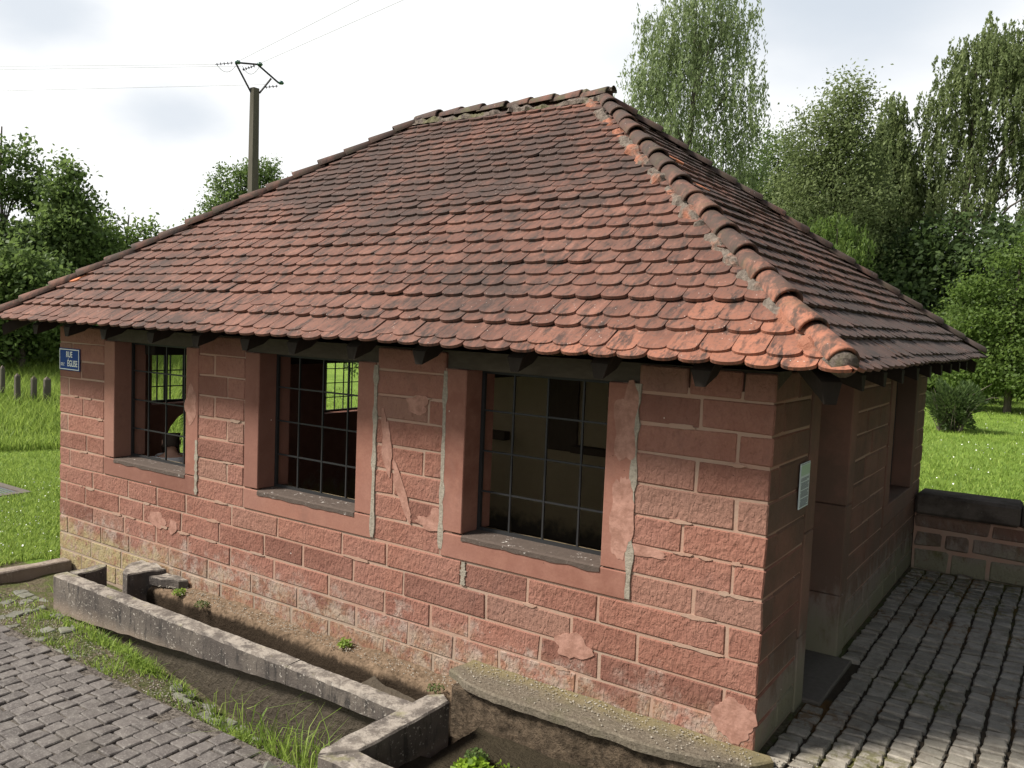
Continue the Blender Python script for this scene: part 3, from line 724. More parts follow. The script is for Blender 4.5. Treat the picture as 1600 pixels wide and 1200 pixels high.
# the outward normals for clipping: tile part beyond the hip goes away
CL = {0: (Vector((-1, 1, 0)), Vector((1, 1, 0))), 1: (Vector((-1, -1, 0)), Vector((-1, 1, 0))), 2: (Vector((1, -1, 0)), Vector((-1, -1, 0))), 3: (Vector((1, 1, 0)), Vector((1, -1, 0)))}
sv, sf, sr = [], [], []
for k, (d, mw, var, pi, cL, cR) in enumerate(tiles):
    vs, fs = SH[var]
    single = k < 300
    if not (cL or cR) and single:
        o = bpy.data.objects.new('roof_tile', SHM[var]); o.matrix_world = mw; link(o, roof); continue
    vs = [mw @ Vector(v) for v in vs]; fs = list(fs)
    hp = HP[pi]
    if cL: vs, fs = clip_poly(vs, fs, Vector((*hp[0], 0)), CL[pi][0])
    if cR and fs: vs, fs = clip_poly(vs, fs, Vector((*hp[2], 0)), CL[pi][1])
    if pi in (0, 2) and fs and max(v[2] for v in vs) > ROOF0 + ROOFM * RY - .3:
        vs, fs = clip_poly(vs, fs, Vector((0, RY, 0)), Vector((0, 1, 0)) if pi == 0 else Vector((0, -1, 0)))
    if not fs: continue
    if single: obj('roof_tile', vs, fs, M['tile'], roof)
    else:
        n0 = len(sv); sv += [tuple(v) for v in vs]; q = random.random()
        for f in fs: sf.append(tuple(i + n0 for i in f)); sr.append(q)
me = mesh('upper_roof_tiles', sv, sf, M['tile']); a_ = me.attributes.new('rnd', 'FLOAT', 'FACE'); a_.data.foreach_set('value', sr)
o = bpy.data.objects.new('upper_roof_tiles', me); link(o, roof); o['kind'] = 'stuff'

# hip and ridge tiles: tapered half cones, each lapping over the one below
def half_cone(mw, length, r_lo, r_hi, th=.016, n_=10):
    """local: +y up the hip, arc over +z; wide end at y=0"""
    vs = []
    for (y, r) in ((0, r_lo), (.012, r_lo + .002), (length, r_hi)):
        for k in range(n_ + 1):
            t = math.pi * k / n_; vs.append(mw @ Vector((-r * math.cos(t), y, r * .92 * math.sin(t))))
    for (y, r) in ((length, r_hi), (0, r_lo)):
        for k in range(n_ + 1):
            t = math.pi * k / n_; vs.append(mw @ Vector((-(r - th) * math.cos(t), y, (r - th) * .92 * math.sin(t))))
    q = n_ + 1; fs = []
    for i in range(4):
        for k in range(n_): fs.append((i * q + k, i * q + k + 1, (i + 1) * q + k + 1, (i + 1) * q + k))
    for k in range(n_): fs.append((4 * q + k, 4 * q + k + 1, k + 1, k))
    return vs, fs
def hip_line(a, b, count, mat, name='hip_tile', jr=.02, r=.092):
    a = Vector(a); b = Vector(b); d = (b - a); Ltot = d.length; d.normalize()
    side_ = d.cross(Vector((0, 0, 1))).normalized(); up = side_.cross(d).normalized()
    step = Ltot / count
    for k in range(count):
        p = a + d * (k * step + random.uniform(-.012, .012)) + up * (.012 + random.uniform(-.006, .008)) + side_ * random.uniform(-.008, .008)
        rt = Matrix((side_, (d + up * -.045).normalized(), up)).transposed() @ Matrix.Rotation(random.gauss(0, jr), 3, 'Z') @ Matrix.Rotation(random.gauss(0, .05), 3, 'Y')
        mw = Matrix.Translation(p) @ rt.to_4x4()
        vs, fs = half_cone(mw, step + .06, r * random.uniform(.97, 1.05), r * .78)
        obj(name, vs, fs, mat, roof, True)
ZR = ROOF0 + ROOFM * RY
hz = lambda t: ROOF0 - ROOFM * (OVT - t) + .030       # height over hips, t metres inside the eave line
hip_line((OVT - .04, -OVT + .04, hz(.04)), (-RY + .05, RY - .05, hz(OVT + RY - .05)), 16, M['hip'])
hip_line((-BL - OVT + .04, -OVT + .04, hz(.04)), (-BL + RY - .05, RY - .05, hz(OVT + RY - .05)), 16, M['hip'])
hip_line((OVT - .04, BW + OVT - .04, hz(.04)), (-RY + .05, RY + .05, hz(OVT + RY - .05)), 16, M['hip'])
hip_line((-BL - OVT + .04, BW + OVT - .04, hz(.04)), (-BL + RY - .05, RY + .05, hz(OVT + RY - .05)), 14, M['hip'])
hip_line((-RY + .1, RY, ZR + .035), (-BL + RY - .1, RY, ZR + .035), 8, M['hip_moss'], 'ridge_tile', .04)
# mortar bedding: rough lumpy beads along both sides of the hips, an end plug, crust on the ridge
def bead(a, b, w, h, mat, name, n_=70, seed=0, gaps=0., off=None):
    a = Vector(a); b = Vector(b); d = (b - a).normalized(); s_ = d.cross(Vector((0, 0, 1))).normalized(); up = s_.cross(d)
    vs = []; m_ = 7
    for i in range(n_ + 1):
        c_ = a.lerp(b, i / n_); q = max(.08, 1 + 1.1 * nz3(i * .23, seed, 3.1)) 
        if gaps and nz3(i * .11, seed + 5., 1.) > gaps: q *= .25
        for k in range(m_):
            t = math.pi * k / (m_ - 1); rr = q * (1 + .35 * nz3(i * .7, k * .9, seed))
            vs.append(c_ + s_ * (-w * math.cos(t) * rr) + up * (h * math.sin(t) * rr - .012))
    fs = [(i * m_ + k, i * m_ + k + 1, (i + 1) * m_ + k + 1, (i + 1) * m_ + k) for i in range(n_) for k in range(m_ - 1)]
    return obj(name, vs, fs, mat, roof)
def hp_(t, sx, sy, zz=0): return (OVT - t + sx, -OVT + t + sy, hz(t) - .03 + zz)
o = bead((OVT - .10 - .06, -OVT + .10, hz(.10) - .018), (-RY - .03, RY - .13, hz(RY + OVT - .13) + .0), .062, .055, M['bed'], 'mortar_bedding', 150, 2.2, .38)
bead((OVT - .12, -OVT + .12 + .09, hz(.12) - .05), (-RY + .1, RY, hz(RY + OVT - .1) - .05), .05, .04, M['crust'], 'mortar_bedding', 90, 8.2, .3)
bead((-BL - OVT + .12 + .09, -OVT + .12, hz(.12) - .055), (-BL + RY, RY - .14, hz(RY + OVT - .14) - .04), .05, .04, M['crust'], 'mortar_bedding', 90, 5.2, .2)
bead((-RY + .15, RY - .09, ZR - .045), (-BL + RY - .1, RY - .09, ZR - .045), .07, .065, M['crust'], 'mortar_bedding', 80, 4.4)
bead((-RY + .15, RY + .02, ZR + .085), (-BL + RY + .2, RY + .02, ZR + .085), .05, .045, M['crust'], 'moss_crust', 90, 14.4, .1)
# plug of mortar in the open end of the near hip
pv = []; n_ = 14; e0 = Vector((OVT - .02, -OVT + .02, hz(.02) + .0)); dd = Vector((1, -1, -.4)).normalized(); ss = dd.cross(Vector((0, 0, 1))).normalized(); uu = ss.cross(dd).normalized()
if uu.z < 0: uu = -uu
for k in range(n_):
    t = 2 * math.pi * k / n_; pv.append(e0 + ss * (.078 * math.cos(t)) + uu * (.068 * math.sin(t) + .012 + .006 * nz3(k, 3.)))
pv.append(e0 + dd * .03 + uu * .01); pv += [p - dd * .12 for p in pv[:n_]]
obj('mortar_plug', pv, [(k, (k + 1) % n_, n_) for k in range(n_)] + [(k, k + n_ + 1, (k + 1) % n_ + n_ + 1, (k + 1) % n_) for k in range(n_)], M['crust'], roof, True)
# rafter tails
def tail(p, d):
    """p: point on wall line, d: outward unit; trapezoid section with a cut end"""
    p = Vector(p); d = Vector(d); s_ = Vector((-d.y, d.x, 0)); vs = []
    for (t, zt_, zb_, wt, wb) in ((-.3, 2.42, 2.24, .062, .05), (.25, 2.345, 2.20, .062, .034), (OV - .085, 2.315, 2.235, .062, .03)):
        zt_ = ROOF0 - ROOFM * t - .085; zb_ = zt_ - (.165 if t < .3 else .095)
        vs += [p + d * t + s_ * a_ + Vector((0, 0, z_ - p.z)) for a_, z_ in ((-wt, zt_), (wt, zt_), (wb, zb_), (-wb, zb_))]
    fs = [(0, 1, 2, 3), (11, 10, 9, 8)] + [(i * 4 + k, i * 4 + (k + 1) % 4, (i + 1) * 4 + (k + 1) % 4, (i + 1) * 4 + k) for i in range(2) for k in range(4)]
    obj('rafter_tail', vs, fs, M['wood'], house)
for x_ in (-7.86, -7.22, -6.53, -5.73, -5.04, -4.36, -3.77, -3.10, -2.43, -1.60, -.97, -.31): tail((x_, 0, 0), (0, -1, 0)); tail((x_, BW, 0), (0, 1, 0))
for y_ in (.3, .95, 1.6, 2.25, 2.9, 3.55, 4.2, 4.85, 5.5): tail((0, y_, 0), (1, 0, 0)); tail((-BL, y_, 0), (-1, 0, 0))
for x_, y_, dx, dy in ((0, 0, 1, -1), (-BL, 0, -1, -1), (0, BW, 1, 1), (-BL, BW, -1, 1)):
    d_ = Vector((dx, dy, 0)) / math.sqrt(2); s_ = Vector((-d_.y, d_.x, 0)); vs = []
    for t in (-.3, .58):
        zt_ = ROOF0 - ROOFM * t / math.sqrt(2) - .11
        vs += [Vector((x_, y_, 0)) + d_ * t + s_ * a_ + Vector((0, 0, z_)) for a_, z_ in ((-.06, zt_), (.06, zt_), (.035, zt_ - .12), (-.035, zt_ - .12))]
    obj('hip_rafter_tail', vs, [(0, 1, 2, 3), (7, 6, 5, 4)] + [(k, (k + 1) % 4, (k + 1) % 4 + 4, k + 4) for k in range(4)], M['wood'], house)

# ------------------------------------------------------------------ street sign and notice
def text(body, size, loc, rot, mat, parent, name='lettering', sx=1.0, align='CENTER'):
    cu = bpy.data.curves.new('lettering', 'FONT'); cu.body = body; cu.size = size; cu.align_x = align; cu.align_y = 'CENTER'; cu.extrude = .0006; cu.offset = size * .012
    t = bpy.data.objects.new('tmp', cu); col.objects.link(t); bpy.context.view_layer.update()
    dg = bpy.context.evaluated_depsgraph_get(); me = bpy.data.meshes.new_from_object(t.evaluated_get(dg)); bpy.data.objects.remove(t)
    me.materials.clear(); me.materials.append(mat); o = bpy.data.objects.new(name, me)
    o.matrix_world = Matrix.Translation(Vector(loc) - (parent.location if parent else Vector())) @ Euler(rot).to_matrix().to_4x4() @ Matrix.Diagonal((sx, 1, 1, 1)); return link(o, parent)
sg = empty('street_sign', (-7.93, -.006, 1.83)); tag(sg, 'blue enamel street name plate RUE DE L’ÉGLISE on the wall corner', 'sign')
MB().box((-8.15, -.016, 1.83), (-7.72, -.006, 2.08), .003).build('plate', M['blue'], sg)
fr = MB()
for lo, hi in (((-8.14, -.0185, 1.840), (-7.73, -.0155, 1.848)), ((-8.14, -.0185, 2.062), (-7.73, -.0155, 2.070)), ((-8.14, -.0185, 1.8482), (-8.132, -.0155, 2.0618)), ((-7.738, -.0185, 1.8482), (-7.73, -.0155, 2.0618))): fr.box(lo, hi)
fr.build('border', M['white'], sg)
text('RUE', .092, (-7.935, -.0175, 2.008), (R(90), 0, 0), M['white'], sg, sx=.80)
text('DE L’', .048, (-8.073, -.0175, 1.896), (R(90), 0, 0), M['white'], sg, sx=.78)
text('ÉGLISE', .098, (-7.868, -.0175, 1.908), (R(90), 0, 0), M['white'], sg, sx=.74)
nb = empty('notice_board', (.006, .70, 1.41)); tag(nb, 'pale printed notice panel beside the doorway on the shaded side wall', 'notice')
MB().box((.008, .59, 1.41), (.016, .815, 1.715), .002).build('panel', M['paper'], nb)
MB().box((.0145, .60, 1.632), (.0175, .805, 1.700)).build('heading', M['pgreen'], nb)
pr = MB(); z_ = 1.615
for k in range(22):
    if k in (3, 9, 15): z_ -= .008
    pr.box((.0145, .612 + .01 * (k in (4, 10, 16)), z_ - .0038), (.0172, .795 - .05 * random.random() * (k % 3 == 2), z_)); z_ -= .0078
pr.box((.0145, .60, 1.7065), (.0172, .805, 1.7095)); pr.box((.0145, .60, 1.424), (.0172, .805, 1.427))
pr.build('print', M['print'], nb)

# ------------------------------------------------------------------ ledge, trough, basin
def slab_path(name, top, mat, parent, zt, zb, seed=0, n_=40, wob=.012):
    """polygon footprint (list of xy) resampled with wobble, extruded from zb to zt"""
    pts = []
    for i in range(len(top)):
        a_, b_ = Vector(top[i]), Vector(top[(i + 1) % len(top)]); m_ = max(1, int((b_ - a_).length / .06))
        for k in range(m_):
            p = a_.lerp(b_, k / m_); pts.append((p.x + wob * nz3(p.x * 7, p.y * 7, seed), p.y + wob * nz3(p.x * 7, p.y * 7, seed + 9)))
    n_ = len(pts); ztf = zt if callable(zt) else (lambda x, y: zt); zbf = zb if callable(zb) else (lambda x, y: zb)
    cx_ = sum(p[0] for p in pts) / n_; cy_ = sum(p[1] for p in pts) / n_
    ins = []
    for i in range(n_):
        a_, b_ = Vector(pts[i - 1]), Vector(pts[(i + 1) % n_]); t = (b_ - a_).normalized(); ins.append((pts[i][0] - t.y * .012, pts[i][1] + t.x * .012))
    v = [(x, y, ztf(x, y)) for x, y in ins] + [(x, y, ztf(x, y) - .012) for x, y in pts] + [(x, y, zbf(x, y)) for x, y in pts]
    f = [tuple(range(n_))] + [(k + n_, (k + 1) % n_ + n_, (k + 1) % n_, k) for k in range(n_)] + [(k + 2 * n_, (k + 1) % n_ + 2 * n_, (k + 1) % n_ + n_, k + n_) for k in range(n_)] + [tuple(range(3 * n_ - 1, 2 * n_ - 1, -1))]
    return obj(name, v, f, mat, parent)
rz = lambda x, y: -.05 + .006 * nz3(x * 5, y * 5, 2.)
# wall-side ledge over the basin
ledge = slab_path('stone_ledge', [(-2.19, -.24), (-1.93, -.37), (-1.55, -.39), (-.40, -.345), (.02, -.20), (.14, -.06), (.10, .0), (-2.16, .004)], M['ledge'], None, lambda x, y: .012 + .012 * nz3(x * 3, y * 3), lambda x, y: -.048 + .015 * nz3(x * 9, 2.), 3, wob=.02)
tag(ledge, 'worn lichen-stained stone ledge along the wall foot above the near basin', 'ledge')
fnd = slab_path('foundation', [(-2.1, -.30), (-1.7, -.35), (-.38, -.305), (.0, -.17), (.0, -.008), (-2.0, -.008)], M['rubble'], None, -.062, -.45, 6, wob=.03)
tag(fnd, 'crumbling brown rubble footing under the ledge beside the near basin', 'footing')
# earth bank at the wall foot behind the long trough
xs_ = np.linspace(-6.45, -2.02, 90); prof = []
for x in xs_:
    w_ = .20 + .07 * nz3(x * 1.3, 1.) + .05 * nz3(x * 6, 4.)
    w_ *= .75 + .25 * min(1, abs(x + 4.6) / 1.2)
    for (fy, z_) in ((-.004, -.175), (.35, -.185), (.8, -.205), (1.0, -.235), (1.06, -.29), (1.0, -.5), (1.1, -.75)):
        prof.append((x, -w_ * fy - .002, z_ + .02 * nz3(x * 5, fy * 3) - .05 * max(0, nz3(x * .9, 7.)) + (.02 * nz3(x * 14, z_ * 9) if fy > .9 else 0)))
m_ = 7; V = np.array(prof); F = np.array([(i * m_ + k, (i + 1) * m_ + k, (i + 1) * m_ + k + 1, i * m_ + k + 1)[::-1] for i in range(89) for k in range(6)])
m = Mat('brown_bank_soil', .97, .05); f = m.noise(22, 6, .75); c_ = m.mix(m.ramp(f, .3, .7), (.10, .07, .045), (.24, .17, .115))
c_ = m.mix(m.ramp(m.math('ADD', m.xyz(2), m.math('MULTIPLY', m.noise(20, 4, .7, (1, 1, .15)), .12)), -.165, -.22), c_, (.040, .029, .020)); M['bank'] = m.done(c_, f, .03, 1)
bk = bigmesh('earth_bank', V, F, M['bank']); tag(bk, kind='structure')
slab = slab_path('fallen_slab', [(-3.05, -.46), (-2.35, -.47), (-2.28, -.33), (-2.95, -.24)], M['wet'], None, lambda x, y: -.26 - .25 * (-.24 - y), -.7, 4, wob=.03)
tag(slab, 'dark smooth stone slab wedged at the end of the long trough', 'stone slab')

tr = empty('long_trough', (-4.3, -.8, -.45)); tag(tr, 'long shallow sandstone trough running along the front wall', 'trough')
bot = lambda x, y: -.185 - .062 * max(0, (-3.0 - x)) ** 1.05 + .014 * nz3(x * 5, 8.)
def rim(name, x0, x1, y0, y1, parent, botf, seed, n_=60, top=rz):
    vs = []; prof = [(y0, 'b'), (y0, 't1'), (y0 + .018, 't'), (y1 - .018, 't'), (y1, 't1'), (y1, 'b')]
    for i in range(n_ + 1):
        x = x0 + (x1 - x0) * i / n_
        for k, (y, q) in enumerate(prof):
            yy = y + .007 * nz3(x * 6, k * 3., seed); zt_ = top(x, y) + (.006 * nz3(x * 14, y * 30, seed))
            z_ = zt_ if q == 't' else zt_ - .016 + .006 * nz3(x * 12, k, seed) if q == 't1' else botf(x, y)
            vs.append((x, yy, z_))
    m_ = 6; fs = [(i * m_ + k, i * m_ + k + 1, (i + 1) * m_ + k + 1, (i + 1) * m_ + k) for i in range(n_) for k in range(m_ - 1)]
    fs = [f[::-1] for f in fs] + [(i * m_, i * m_ + 5, (i + 1) * m_ + 5, (i + 1) * m_) for i in range(n_)] + [tuple(range(6)), tuple(range(n_ * 6 + 5, n_ * 6 - 1, -1))]
    return obj(name, vs, fs, M['trough'], parent)
rim('outer_rim', -6.60, -3.245, -.870, -.715, tr, bot, 1.)
rim('outer_rim', -3.238, -2.115, -.872, -.718, tr, bot, 5.)
slab_path('end_rim', [(-6.60, -.712), (-6.46, -.712), (-6.48, -.40), (-6.56, -.36), (-6.60, -.42)], M['trough'], tr, lambda x, y: -.05 + .01 * nz3(x * 6, y * 6), -.55, 2)
slab_path('cross_wall', [(-6.28, -.36), (-6.12, -.40), (-6.04, -.02), (-6.5, -.01), (-6.48, -.14)], M['trough'], tr, lambda x, y: -.055 + .02 * nz3(x * 6, y * 6), -.7, 7, wob=.03)
slab_path('broken_slab', [(-6.05, -.20), (-5.72, -.10), (-5.66, -.02), (-6.04, -.015)], M['trough'], tr, lambda x, y: -.10 + .02 * nz3(x * 6, y * 6), -.19, 8, wob=.03)
# recessed rubble carrying the outer rim
rb = rim('rubble_base', -6.4, -2.13, -.80, -.70, tr, lambda x, y: -.85, 9., top=lambda x, y: bot(x, y) + .03); rb.data.materials.clear(); rb.data.materials.append(M['wet'])

ba = empty('basin', (-1.2, -1.0, -.3)); tag(ba, 'wide square stone basin with lime green weed in the bottom foreground', 'basin')
slab_path('side_rim', [(-2.10, -1.60), (-1.93, -1.43), (-1.93, -.56), (-2.04, -.50), (-2.12, -.58), (-2.14, -1.55)], M['trough'], ba, lambda x, y: -.045 + .008 * nz3(x * 5, y * 5), -.80, 11, wob=.015)
slab_path('front_rim', [(-2.09, -1.612), (.06, -1.612), (.06, -1.43), (-1.925, -1.43)], M['trough'], ba, lambda x, y: -.047 + .008 * nz3(x * 5, y * 5), -.80, 12, wob=.01)
slab_path('side_rim', [(-.12, -1.42), (.06, -1.42), (.06, -.38), (-.12, -.42)], M['trough'], ba, lambda x, y: -.045 + .008 * nz3(x * 5, y * 5), -.40, 13, wob=.01)

# ------------------------------------------------------------------ paving
def paving(name, label, x0, x1, y0, y1, px, py, jx, jy, zt, mat, jmat, keep, hgt=.06, stagger=True, base=True, tilt=.02, zf=None, ch=.013, jt=.0075, dep=.022):
    b = None
    if base:
        b = MB().box((x0, y0, zt - .10), (x1, y1, zt - dep)).build(name, jmat); 
        tag(b, kind='structure')
    rr = random.Random(5); vars_ = []
    for k in range(12): 
        v, f = rbox((-px / 2 + jx, -py / 2 + jy, -hgt), (px / 2 - jx, py / 2 - jy, 0), ch, jt, rr); vars_.append((v, f, mesh('paving_stone', v, f, mat)))
    L_ = []; i = 0; x = x0 + px / 2
    while x < x1 - px / 2 + 1e-3:
        y = y0 + py / 2 + (rr.random() * py if stagger else 0)
        while y < y1 - py / 2 + 1e-3:
            sc_ = rr.uniform(.82, 1.16) if stagger else 1
            xx = x + .014 * nz3(x, y * .8, 3.) + rr.uniform(-.004, .004)
            if keep(xx, y, rr): L_.append((xx, y + py * (sc_ - 1) / 2, sc_, rr.randrange(12), rr.uniform(-.005, .005) + (zf(xx, y) if zf else 0), rr.gauss(0, .03), rr.gauss(0, tilt), rr.gauss(0, tilt)))
            y += py * sc_
        x += px
    L_.sort(key=lambda t: (Vector((t[0], t[1], zt)) - CAM).length)
    sv, sf, sr = [], [], []
    def inview(t):
        v = _m.transposed() @ (Vector((t[0], t[1], zt)) - CAM); 
        return v.z < -.1 and abs(v.x / -v.z) < .66 and abs(v.y / -v.z) < .5
    L_.sort(key=lambda t: not inview(t))
    for k, (x, y, s_, va, dz, rz_, rx_, ry_) in enumerate(L_):
        v, f, me = vars_[va]; mw = Matrix.Translation((x, y, zt + dz)) @ Euler((rx_, ry_, rz_)).to_matrix().to_4x4() @ Matrix.Diagonal((1, s_, 1, 1))
        if k < 300:
            o = bpy.data.objects.new('paving_stone', me); o.matrix_world = mw; link(o, b)
        else:
            n0 = len(sv); sv += [tuple(mw @ Vector(p)) for p in v]; q = rr.random()
            for g_ in f: sf.append(tuple(j + n0 for j in g_)); sr.append(q)
    if sf:
        me = mesh('far_paving_stones', sv, sf, mat); a_ = me.attributes.new('rnd', 'FLOAT', 'FACE'); a_.data.foreach_set('value', sr)
        o = link(bpy.data.objects.new('far_paving_stones', me), b); o['kind'] = 'stuff'
    return b
def keep_yard(x, y, rr):
    if y < 0: return x > .10 + max(0, -y - .05) * .2
    if x < .09 and not DOOR[0] - .1 < y < DOOR[1] + .1: return x > .06
    return not (x < .12 and DOOR[0] < y < DOOR[1])
yard = paving('yard_paving', '', .03, 4.2, -2.2, 5.47, .156, .132, .012, .014, -.030, M['sett'], M['joint'], keep_yard, ch=.009, jt=.007, dep=.030, tilt=.035)
def keep_street(x, y, rr):
    e = -1.42 - .04 * (x + 4) + .05 * nz3(x * 2.2, 3.)
    if y > e: return False
    if y > e - .16 and rr.random() < .12: return False
    return x < -2.32 or y < -1.72
street = paving('street_paving', '', -9.5, .6, -4.4, -1.40, .142, .138, .0055, .0055, -.345, M['sett_dark'], M['sand'], keep_street, .08, ch=.007, jt=.006, dep=.016, tilt=.035)
# loose and half-buried pale setts in the strip
strip = [(x_ * .128 - 4.5 + random.uniform(-.015, .015), -1.40 + k_ * .125 + x_ * .006 + random.uniform(-.012, .012)) for x_ in range(0, 9) for k_ in range(0, 4) if random.random() < .42] + [(x_ * .13 - 7.6 + random.uniform(-.02, .02), -1.40 + k_ * .128 + random.uniform(-.015, .015)) for x_ in range(0, 13) for k_ in range(0, 6) if random.random() < .38] + [(-7.2, -.5), (-7.35, -.35), (-7.1, -.3), (-6.9, -.5), (-5.45, -1.3), (-5.6, -1.36), (-5.0, -1.32)]
loose = []
for i, (x_, y_) in enumerate(strip):
    h_, _ = ground_h(x_, y_); s_ = random.uniform(.058, .075)
    vs, fs = rbox((-s_, -s_ * .9, -.07), (s_, s_ * .9, 0), .01, .008); rt = Matrix.Translation((x_, y_, h_ + .010 + random.uniform(-.008, .006))) @ Euler((random.gauss(0, .05), random.gauss(0, .05), random.gauss(0, .25))).to_matrix().to_4x4()
    obj('paving_stone', [rt @ Vector(v) for v in vs], fs, M['sett_pale'], g)
vs, fs = rbox((-.09, -.06, -.06), (.09, .06, .05), .02, .02)
rt = Matrix.Translation((-2.42, -1.66, -.28)) @ Euler((.1, .2, .4)).to_matrix().to_4x4()
ls = obj('loose_sett', [rt @ Vector(v) for v in vs], fs, M['sett_pale']); tag(ls, 'loose pale greenish sett lying against the outer corner of the near basin', 'stone')
# kerb stone
kb = slab_path('kerb_stone', [(-7.86, -.03), (-8.02, -.02), (-8.30, -2.3), (-8.12, -2.3)], M['trough'], None, lambda x, y: -.33 + .01 * nz3(x * 4, y * 4), -.6, 15)
tag(kb, 'long grey kerb stone between the lawn and the trough', 'kerb')

# ------------------------------------------------------------------ low yard wall
lw = empty('low_wall', (2.2, 5.66, -.06)); tag(lw, 'low red sandstone wall with a dark coping behind the paved yard', 'wall')
core = MB().box((.012, 5.512, -.1), (4.4, 5.83, .585)).build('mortar_core', M['mortar'], lw)
rows_ = [(.585, .40, [.78, 1.45, 2.1, 2.9, 3.6]), (.40, .19, [.33, .60, 1.2, 1.9, 2.6, 3.3]), (.19, -.08, [.40, .78, 1.4, 2.0, 2.8, 3.5])]
for zt_, zb_, js in rows_:
    xs2 = [.012] + js + [4.4]
    for i in range(len(xs2) - 1):
        w0 = random.uniform(.006, .016)
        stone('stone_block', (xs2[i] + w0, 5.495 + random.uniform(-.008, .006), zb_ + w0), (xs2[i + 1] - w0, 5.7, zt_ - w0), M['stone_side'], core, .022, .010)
m = Mat('dark_coping', .95, .1); f = m.noise(30, 6, .75); g_ = m.noise(4, 4, .6); c_ = m.mix(m.ramp(g_, .35, .65), (.055, .045, .038), (.105, .088, .075)); c_ = m.mix(m.ramp(f, .6, .75, 0, .6), c_, (.25, .23, .20)); M['coping'] = m.done(c_, f, .015, 1)
for x0, x1 in ((.015, 1.05), (1.06, 2.2), (2.21, 3.3), (3.31, 4.45)): stone('coping_stone', (x0, 5.44, .587), (x1, 5.90, .825), M['coping'], lw, .03, .008)

# ------------------------------------------------------------------ grate, grave posts
gt = empty('drain_grate', (-12.9, .9, -.40)); tag(gt, 'steel drain grating in a concrete frame set in the left lawn', 'grate')
fr = MB(); X0, X1, Y0_, Y1_ = -14.3, -11.9, .25, 1.5; zg = -.385
fr.box((X0, Y0_, zg - .1), (X1, Y0_ + .12, zg + .03)); fr.box((X0, Y1_ - .12, zg - .1), (X1, Y1_, zg + .03)); fr.box((X1 - .14, Y0_ + .121, zg - .1), (X1, Y1_ - .121, zg + .03)); fr.box((X0, Y0_ + .121, zg - .1), (X0 + .12, Y1_ - .121, zg + .03))
fr.build('frame', M['dim'], gt)
MB().box((X0 + .12, Y0_ + .12, zg - .12), (X1 - .14, Y1_ - .12, zg - .05)).build('pit', M['iron'], gt)
for k in range(15):
    y_ = Y0_ + .15 + k * (Y1_ - Y0_ - .30) / 14; MB().box((X0 + .12, y_ - .014, zg - .03), (X1 - .14, y_ + .014, zg + .012)).build('bar', M['grating'], gt)
for i, (x_, y_, zt_, zb_, w_, lab) in enumerate([(-20.23, 5.19, .84, .1, .062, 'weathered grey stone post in the tall grass, leftmost of the full-size posts'), (-20.1, 5.52, .78, .1, .055, 'pale slim stone post in the tall grass between two darker posts'), (-19.98, 5.78, .76, .0, .07, 'dark capped stone post in the tall grass nearest the house wall'), (-20.9, 5.15, 1.0, .6, .05, 'small dark stone post half hidden in the bank at the photo edge')]):
    ps = empty('stone_post', (x_, y_, zb_)); tag(ps, lab, 'post', 'stone posts in the tall grass')
    vs, fs = rbox((x_ - w_, y_ - w_, zb_ - .3), (x_ + w_, y_ + w_, zt_ - .06), .02, .008); obj('shaft', vs, fs, M['pole'], ps)
    b = MB(); t = zt_ - .062
    vs = [(x_ - w_ * .8, y_ - w_ * .8, t), (x_ + w_ * .8, y_ - w_ * .8, t), (x_ + w_ * .8, y_ + w_ * .8, t), (x_ - w_ * .8, y_ + w_ * .8, t), (x_, y_, t + .07)]
    obj('cap', vs, [(3, 2, 1, 0), (0, 1, 4), (1, 2, 4), (2, 3, 4), (3, 0, 4)], M['crust'], ps)

# ------------------------------------------------------------------ utility pole and wires
po = empty('utility_pole', (-14.19, 7.40, -.4)); tag(po, 'concrete electricity pole with angled steel crossarms rising behind the roof', 'pole')
px_, py_ = -14.19, 7.40; cdir = Vector((px_ - CAM.x, py_ - CAM.y, 0)).normalized(); sdir = Vector((cdir.y, -cdir.x, 0))
b = MB(); vs = []
for z_, w_, dpt in ((-.8, .130, .11), (7.55, .074, .066)):
    for a_, c_ in ((-1, -1), (1, -1), (1, 1), (-1, 1)):
        d1 = (sdir * .8 + cdir * .6).normalized(); d2 = Vector((-d1.y, d1.x, 0)); vs.append(Vector((px_, py_, z_)) + d1 * a_ * w_ + d2 * c_ * dpt)
b.add(vs, [(0, 1, 5, 4), (1, 2, 6, 5), (2, 3, 7, 6), (3, 0, 4, 7), (4, 5, 6, 7), (3, 2, 1, 0)]); b.build('shaft', M['pole'], po)
rec = MB()
for k in range(9):
    z_ = 5.2 + k * .26 - 2.2; d1 = (sdir * .8 + cdir * .6).normalized(); d2 = Vector((-d1.y, d1.x, 0))
    q = (z_ + .8) / 8.35; dp = .11 + (.066 - .11) * q; c_ = Vector((px_, py_, z_)) - d2 * (dp + .001)
    vs = [c_ + d1 * a_ * .03 + Vector((0, 0, e_)) - d2 * o_ for o_ in (0, .004) for a_, e_ in ((-1, -.07), (1, -.07), (1, .07), (-1, .07))]
    rec.add(vs, [(0, 1, 2, 3), (7, 6, 5, 4), (0, 4, 5, 1), (1, 5, 6, 2), (2, 6, 7, 3), (3, 7, 4, 0)])
rec.build('slots', M['iron'], po)
def PP(s_, z_, c_=0): return Vector((px_, py_, 0)) + sdir * s_ + cdir * c_ + Vector((0, 0, z_))
def wpt(p): return Vector(p)
A1, A2, A3 = Vector((-14.44, 7.07, 8.05)), Vector((-14.16, 7.44, 8.07)), Vector((-13.87, 7.80, 7.72))
for a_, b_ in (((-14.22, 7.36, 7.4), A1), (A1, A2), (A2, A3), ((-14.13, 7.48, 7.45), (-13.97, 7.67, 7.80))):
    MB().tube([a_, b_], .022, 5).build('crossarm', M['iron'], po)
